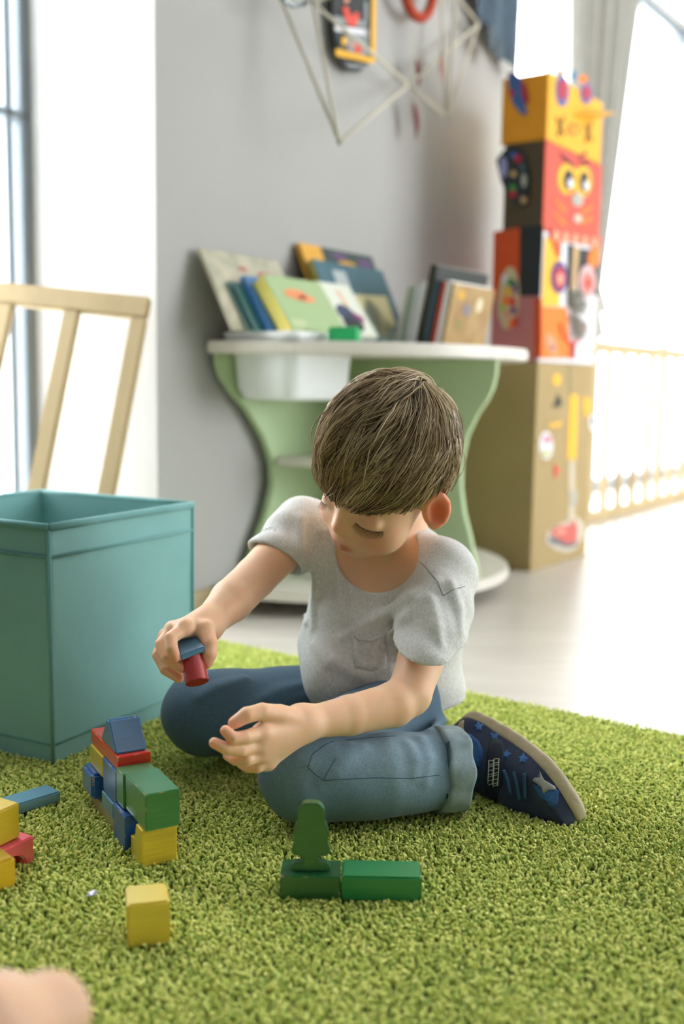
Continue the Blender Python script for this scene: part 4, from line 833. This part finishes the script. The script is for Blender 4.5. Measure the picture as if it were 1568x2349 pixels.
JFOLD = [([(745, 1770), (780, 1748), (830, 1722)], .006), ([(712, 1755), (760, 1728), (800, 1716)], .005), ([(735, 1790), (770, 1772), (800, 1745)], .005), ([(965, 1700), (975, 1740), (972, 1790)], .0055), ([(935, 1712), (950, 1745), (948, 1775)], .0045), ([(1040, 1640), (1010, 1655), (985, 1680)], .0055), ([(690, 1575), (640, 1590), (560, 1630)], .006), ([(700, 1600), (650, 1612), (600, 1640)], .005), ([(560, 1560), (500, 1580), (460, 1600)], .005)]
JFOLD = [(trace(jeans0, p_, sink=r * .6), r) for p_, r in JFOLD]
def jeans(p):
    d = jeans0(p)
    for pts, r in JFOLD: d = smin(d, chain(p, pts, [r * .4] + [r] * (len(pts) - 2) + [r * .4]), .013)
    return d
v, f = surface(jeans, (-.265, 1.05, -.02), (.26, 1.66, .16), .0024); v = relax(v, f, 1, .4); JB = bvh_of(v, f)
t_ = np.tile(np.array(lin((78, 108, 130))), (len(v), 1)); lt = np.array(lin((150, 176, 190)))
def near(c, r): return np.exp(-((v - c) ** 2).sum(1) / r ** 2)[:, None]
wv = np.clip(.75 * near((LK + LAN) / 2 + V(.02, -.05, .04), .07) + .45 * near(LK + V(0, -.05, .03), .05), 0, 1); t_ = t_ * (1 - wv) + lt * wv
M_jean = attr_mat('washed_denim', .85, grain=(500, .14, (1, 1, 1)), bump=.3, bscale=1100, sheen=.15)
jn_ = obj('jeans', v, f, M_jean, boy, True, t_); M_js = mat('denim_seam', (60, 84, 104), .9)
for ln in ([(742, 1790), (780, 1788), (860, 1784), (940, 1786), (1008, 1778)], [(704, 1758), (722, 1776), (742, 1790), (752, 1770), (770, 1740)], [(706, 1758), (716, 1730), (745, 1708), (765, 1700)], [(792, 1698), (850, 1692), (910, 1688)]): seam('seam', JB, ln, M_js, jn_, .0006, -.0002)
ax = LAN - LK; ax /= np.linalg.norm(ax); cu0, cu1 = LAN - ax * .026, LAN + ax * .006
def cuff(p):
    d = capsule(p, cu0 - ax * .02, cu1 + ax * .02, .0525, .0495); d = smax(d, -cut(p, cu0, ax), .004); d = smax(d, cut(p, cu1, ax), .004); d = smax(d, -capsule(p, cu0 - ax * .1, cu1 + ax * .1, .035, .035), .002)
    d = smax(d, -(p[:, 2] + f32(.003)), .003); return d + f32(.0012) * np.sin((p - cu0.astype(f32)) @ np.array([10, 90, 140], f32))
v, f = surface(cuff, cu0 - .07, cu1 + .07, .0018); v = relax(v, f, 1); CB = bvh_of(v, f)
cf = obj('rolled_cuff', v, f, mat('pale_denim', (140, 158, 164), .85, .22, 60, .3, 900), jn_, True)
patch('cuff_loop', CB, [(1008, 1702), (1030, 1703), (1033, 1740), (1032, 1790), (1028, 1832), (1006, 1830), (1010, 1790), (1011, 1740)], mat('dark_denim_loop', (62, 88, 108), .85, .2, 80), cf, .0032)
m = MB(); 
for k_ in (.004, .022):
    pp = []; e_ = np.cross(ax, Z); e_ /= np.linalg.norm(e_); g2 = np.cross(e_, ax)
    m.tube([cu0 + ax * k_ + (e_ * math.cos(t) + g2 * math.sin(t)) * 0.052 for t in np.linspace(0, 2 * math.pi, 28, endpoint=False)], .0011, 5, closed=True)
# ------------------------------------------------------------------ shoe
H0, T0 = W(1062, 1622, 1.345), W(1326, 1836, 1.205); fx = T0 - H0; SL = np.linalg.norm(fx); fx /= SL
sy = CAM - (H0 + T0) / 2; sy /= np.linalg.norm(sy); sy = sy + V(0, 0, .35); sy -= fx * np.dot(sy, fx); sy /= np.linalg.norm(sy)
sz = np.cross(fx, sy); sz = sz if np.dot(sz, V(-1, 0, -1)) > 0 else -sz
SO = H0 - sy * .028; SM = np.stack([fx, sy, sz], 1); ks = SL / .168
def sl3(p):
    q = ((p - SO.astype(f32)) @ SM.astype(f32)) / f32(ks); q[:, 2] += f32(.013) * np.clip(1 - ((q[:, 0] - f32(.085)) / f32(.085)) ** 2, -.3, 1); return q
def sw3(x, y, z): return SO + SM @ (V(x, y, z) * ks)
def outl(q, g=0.): 
    e = q * np.array([1, 1, 0], f32); return chain(e, [(.024, 0, 0), (.075, .0, 0), (.128, .003, 0), (.146, .002, 0)], [.026 + g, .0265 + g, .0325 + g, .026 + g], .01)
def sole(p): q = sl3(p); d = smax(outl(q), np.abs(q[:, 2] - .005) - .008, .006); d = d + f32(.0002) * np.sin(q[:, 0] * 300) * (q[:, 2] < .004); return d * f32(ks)
def upper(p):
    q = sl3(p); d = chain(q, [(.135, .002, .022), (.105, .001, .030), (.075, 0, .036), (.045, 0, .044)], [.0245, .028, .0275, .0275], .01)
    d = smin(d, chain(q, [(.028, 0, .02), (.026, 0, .066)], [.026, .026]), .014); d = smin(d, smax(outl(q, -.0015), np.abs(q[:, 2] - .018) - .012, .006), .012)
    d = smax(d, -capsule(q, (.026, 0, .062), (.03, 0, .12), .021, .03), .004); return smax(d, -(q[:, 2] - .008), .003) * f32(ks)
cen = (H0 + T0) / 2; v, f = surface(upper, cen - .13, cen + .13, .0017); v = relax(v, f, 1); UB = bvh_of(v, f)
sh_ = obj('shoe', v, f, mat('navy_suede', (30, 44, 72), .8, .12, 60, .2, 900, sheen=.2), boy, True)
v, f = surface(sole, cen - .13, cen + .13, .0017); v = relax(v, f, 1); obj('sole', v, f, mat('beige_rubber', (186, 172, 142), .6, .12, 50, .2, 200), sh_, True)
M_mesh = mat('blue_mesh', (44, 92, 150), .8, .3, 260, .5, 700); M_tr = mat('teal_blue_trim', (34, 84, 120), .6)
seam('trim', UB, [(1054, 1640), (1090, 1648), (1140, 1668), (1190, 1690), (1235, 1718), (1262, 1750), (1290, 1790), (1312, 1822)], M_tr, sh_, .0042, .0006)
patch('ankle_mesh', UB, [(1052, 1690), (1078, 1684), (1098, 1700), (1108, 1725), (1104, 1760), (1090, 1755), (1075, 1720)], M_mesh, sh_, .0012); patch('heel_tab', UB, [(1040, 1684), (1056, 1656), (1064, 1653), (1062, 1668), (1066, 1682), (1054, 1690)], mat('beige_suede', (178, 160, 132), .8), sh_, .0012)
patch('toe_mesh', UB, [(1222, 1800), (1235, 1775), (1262, 1800), (1282, 1815), (1278, 1845), (1262, 1852), (1240, 1835)], M_mesh, sh_, .0006); patch('tongue_mesh', UB, [(1075, 1780), (1100, 1785), (1106, 1830), (1080, 1834), (1070, 1810)], M_mesh, sh_, .0006)
for cx_, cy_, r_, ro in ((1097, 1667, 12, .2), (1134, 1687, 13, .3), (1187, 1704, 14, .3), (1161, 1730, 11, .5), (1199, 1741, 13, .4)):
    patch('star_cutout', UB, star(cx_, cy_, r_, ro - .6, .5), mat('bright_blue_mesh', (64, 110, 176), .8, .3, 260, .4, 700), sh_, .0009, 2)
patch('silver_star', UB, [(1238, 1770), (1247, 1790), (1272, 1805), (1274, 1812), (1258, 1812), (1246, 1822), (1241, 1806), (1222, 1792), (1226, 1786), (1238, 1785)], mat('silver_leather', (150, 150, 146), .45, .06, 60), sh_, .0024, 2)
patch('strap', UB, [(1122, 1706), (1134, 1697), (1150, 1700), (1156, 1715), (1154, 1760), (1152, 1800), (1140, 1836), (1108, 1834), (1112, 1790), (1118, 1740)], mat('dark_navy_strap', (18, 30, 48), .75, .1, 80, .15, 900), sh_, .0034, 4, .004)
SB = UB
M_emb = mat('cream_embroidery', (196, 196, 172), .7)
for k_, (xx, y0, y1) in enumerate(((1129, 1747, 1796), (1141, 1743, 1802))):
    for sx in (-5.5, 5.5):
        seam('emblem_stitch', UB, [(xx + sx, y0), (xx + sx - 1.2, y1)], M_emb, sh_, .0006, .0038, 6)
    n_ = 8 if k_ else 7
    for i in range(n_ + 1):
        y = y0 + (y1 - y0) * i / n_; seam('emblem_stitch', UB, [(xx - 5.5, y + (2.5 if i % 3 == 1 else 0)), (xx + 5, y - (2.5 if i % 3 == 2 else 0))], M_emb, sh_, .0005, .0038, 4)
for (x0, y0, x1, y1, x2, y2) in ((1156, 1768, 1166, 1790, 1172, 1822), (1179, 1772, 1186, 1798, 1192, 1834), (1204, 1776, 1205, 1800, 1205, 1832)):
    seam('lace', UB, [(x0, y0), (x1, y1), (x2, y2)], mat('blue_lace', (44, 82, 112), .8), sh_, .0024, .0018, 6)

# ------------------------------------------------------------------ hair
HC, HR = V(.45, -1.0, 4.1), V(7.5, 8.95, 8.9)
def hairline(q):                                   # height below which the scalp is bare
    y, x = q[:, 1], np.abs(q[:, 0])
    fr = 2.6; sd = 2.6; bk_ = -4.0
    t = np.clip((y - 1.0) / 4.0, 0, 1); a = sd * (1 - t) + fr * t; t = np.clip((-y - 1.8) / 2.4, 0, 1); return a * (1 - t) + bk_ * t
def haircap(p):
    q = hl(p); d = ellip(q, HC, HR); d = d + f32(.12) * np.sin(q[:, 0] * 3.1 + q[:, 1] * 1.2) * np.sin(q[:, 1] * 1.7 + q[:, 2])
    return smax(d, (hairline(q) - q[:, 2]).astype(f32) * f32(.9), .8) * f32(HS)
lo_, hi_ = HP - .16, HP + .19
v, f = surface(haircap, lo_, hi_, .0025); v = relax(v, f, 2)
M_cap = mat('brown_hair_base', (96, 76, 54), .6, .2, 40)
hair = obj('hair', v, f, M_cap, boy, True)
WH = V(-1.6, -6.0, 7.3)                            # crown whorl (unit-ish direction from HC)
wd = (WH - HC * 0) / HR; wd /= np.linalg.norm(wd)
ns = 7600; SEG = 10; VV = np.zeros((ns, SEG, 3, 3)); TT = np.zeros((ns, SEG, 3, 3)); cnt = 0
cl_n = RNG.normal(0, 1, (420, 3)); cl_dir = RNG.normal(0, 1, (420, 3)); clr = RNG.uniform(0, 1, 420); 
roots = []
while len(roots) < ns:
    d = RNG.normal(0, 1, 3); d /= np.linalg.norm(d); q = HC + d * HR
    hlz = hairline(q[None])[0]
    if q[2] > hlz + .2 and q[2] > -3.5: roots.append(d)
roots = np.array(roots); cl_d = np.array(roots[:420]); cid = np.argmax(roots @ cl_d.T, 1)
d = roots.copy(); off = RNG.uniform(.02, .12, ns); pos = np.zeros((ns, SEG, 3)); alive = np.ones(ns, bool)
length = RNG.uniform(5.5, 8.5, ns); stepl = length / (SEG - 1); lift = np.clip(RNG.normal(.40, .2, ns) + .3 * (clr[cid] - .5), .03, 1.0); lift[:60] += RNG.uniform(.2, .8, 60); fringe = RNG.uniform(-.5, .5, ns) + 1.3 * (clr[cid] - .5) + .35
for k_ in range(SEG):
    t = k_ / (SEG - 1); h_ = off + lift * np.sin(math.pi * min(1, t * .9 + .1)) + .05
    q = HC + d * HR + d * h_[:, None]; pos[:, k_] = q if k_ == 0 else np.where(alive[:, None], q, pos[:, k_ - 1] + (pos[:, k_ - 1] - pos[:, max(0, k_ - 2)]) * .02)
    hz = np.where(q[:, 1] > 1.5, 1.15 + fringe + .0 * q[:, 0], np.where(q[:, 1] > -3.2, np.where(q[:, 1] > 1.2, .3 + fringe, 2.3 + fringe * .5), -4.4 + fringe))
    alive &= q[:, 2] > hz
    away = d - wd; away -= d * (away * d).sum(1)[:, None]; away /= np.linalg.norm(away, axis=1)[:, None] + 1e-6
    tw = np.cross(d, away); near_w = np.exp(-((d - wd) ** 2).sum(1) / .18)[:, None]
    grav = np.array([0, .55, -.8]) - d * (d @ np.array([0, .55, -.8]))[:, None]; grav[q[:, 1] < -2] = (np.array([0, 0, -1]) - d * (d @ np.array([0, 0, -1.]))[:, None])[q[:, 1] < -2]
    mv = away * .75 + grav * .55 * min(1, .3 + t) + tw * .7 * near_w + cl_dir[cid] * .24 + RNG.normal(0, .05, (ns, 3))
    side = np.array([.25, 0, 0]) * (q[:, 1:2] > 2); mv = mv + side; mv -= d * (mv * d).sum(1)[:, None]; mv /= np.linalg.norm(mv, axis=1)[:, None] + 1e-6
    pull = cl_d[cid] - d
    d = d + mv * (stepl / 8.6)[:, None] * alive[:, None] * (1 if k_ else 1); d /= np.linalg.norm(d, axis=1)[:, None]
PW = pos.reshape(-1, 3) @ (HM.T * HS) + HP; PW = PW.reshape(ns, SEG, 3)
tg = np.gradient(PW, axis=1); tg /= np.linalg.norm(tg, axis=2)[:, :, None] + 1e-9
cW = HP + HM @ (HC * HS); nr = PW - cW; nr -= tg * (nr * tg).sum(2)[:, :, None]; nr /= np.linalg.norm(nr, axis=2)[:, :, None] + 1e-9; bi = np.cross(tg, nr)
tap = np.interp(np.linspace(0, 1, SEG), [0, .15, .6, 1], [.5, 1, .85, .12])[None, :, None] * RNG.uniform(.0004, .001, ns)[:, None, None]
ring = np.stack([PW + nr * tap, PW - nr * tap * .5 + bi * tap, PW - nr * tap * .5 - bi * tap], 2)      # ns, SEG, 3, 3
idx = np.arange(ns * SEG * 3).reshape(ns, SEG, 3); fq = []
for j in range(3): fq.append(np.stack([idx[:, :-1, j], idx[:, :-1, (j + 1) % 3], idx[:, 1:, (j + 1) % 3], idx[:, 1:, j]], -1).reshape(-1, 4))
c1, c2, c3 = np.array(lin((76, 60, 42))), np.array(lin((168, 142, 104))), np.array(lin((228, 210, 174)))
k_ = np.clip(.5 * clr[cid] + .5 * RNG.uniform(0, 1, ns), 0, 1)[:, None]; hc = np.where(k_ < .55, c1 + (c2 - c1) * k_ / .55, c2 + (c3 - c2) * (k_ - .55) / .45)
hm = attr_mat('brown_hair', .38, spec=.55)
st_ = obj('hair_strands', ring.reshape(-1, 3), np.concatenate(fq), hm, hair, True, np.repeat(hc, SEG * 3, 0)); st_['kind'] = 'stuff'
# lashes and brows
M_lash = mat('dark_lashes', (24, 18, 14), .6)
dnl = lambda a, b: (HM @ V(0, a, b)) * HS                          # forward and up in the head's own frame
for line in ([(816, 1200), (826, 1209), (838, 1215), (852, 1219), (866, 1221), (878, 1220)], [(733, 1141), (737, 1148), (742, 1154), (749, 1158)]):
    m = MB(); L_ = np.array(line, float); tt = np.linspace(0, len(L_) - 1, 22 if len(L_) > 5 else 12); rt_ = []
    for k_, t in enumerate(tt):
        i0 = min(int(t), len(L_) - 2); q = L_[i0] + (L_[i0 + 1] - L_[i0]) * (t - i0); h = hit(SKB, *q)
        if h is None: continue
        u_ = k_ / (len(tt) - 1) - .4; r0 = h[0]; ln = .75 + .35 * math.sin(math.pi * k_ / (len(tt) - 1)); sdv = HM @ V(-.35 * u_, 0, 0) * HS; rt_.append(r0 + dnl(.02, 0))
        m.tube([r0, r0 + dnl(.22, -.28) * ln + sdv * .5, r0 + dnl(.5, -.5) * ln + sdv, r0 + dnl(.78, -.52) * ln + sdv * 1.6], [.0004, .00036, .00026, .00008], 4, False)
    if len(rt_) > 2: m.tube(rt_, .00045, 5)
    if m.v: m.build('eyelashes', M_lash, boy)
# ------------------------------------------------------------------ blocks in his hand
pc = W(438, 1482, 1.180)
c = [W(404, 1464, 1.196), W(443, 1449, 1.206), W(469, 1483, 1.168), W(414, 1503, 1.156)]
dnv = (W(416, 1516, 1.160) - c[3])
hb = MB(); hb.add(c + [x + dnv for x in c], [(0, 1, 2, 3)[::-1], (4, 5, 6, 7), (0, 4, 5, 1)[::-1], (1, 5, 6, 2)[::-1], (2, 6, 7, 3)[::-1], (3, 7, 4, 0)[::-1]])
tag(hb.build('toy_block', wood('held_blue', (90, 146, 182), .92), bevel=.0012), 'small light blue block held in the boy\'s raised hand', 'toy block', 'wooden building blocks')
r0, r1 = W(440, 1503, 1.180), W(452, 1566, 1.166); m = MB(); m.tube([r0, r1], .0134, 32)
tag(m.build('toy_cylinder', wood('held_red', (186, 30, 26), .92), bevel=.0008), 'short red cylinder held under the blue block in the hand', 'toy block', 'wooden building blocks')
# ------------------------------------------------------------------ knee of another child at the lower left corner
k0 = W(96, 2330, .60); 
def knee(p):
    d = chain(p, [W(105, 2335, .605), W(-60, 2420, .56), W(-400, 2700, .5)], [.022, .036, .05], .02); d = smin(d, chain(p, [W(105, 2335, .605), W(-10, 2352, .66), W(-260, 2420, .8)], [.024, .028, .03], .02), .012)
    return d
v, f = surface(knee, (-.42, .40, .0), (-.02, .85, .32), .003); v = relax(v, f, 2)
k2 = obj('person', v, f, M_skin, None, True, np.tile(np.array(lin((226, 186, 156))), (len(v), 1)))
tag(k2, 'bare knee of another sitting child at the lower left corner', 'person')
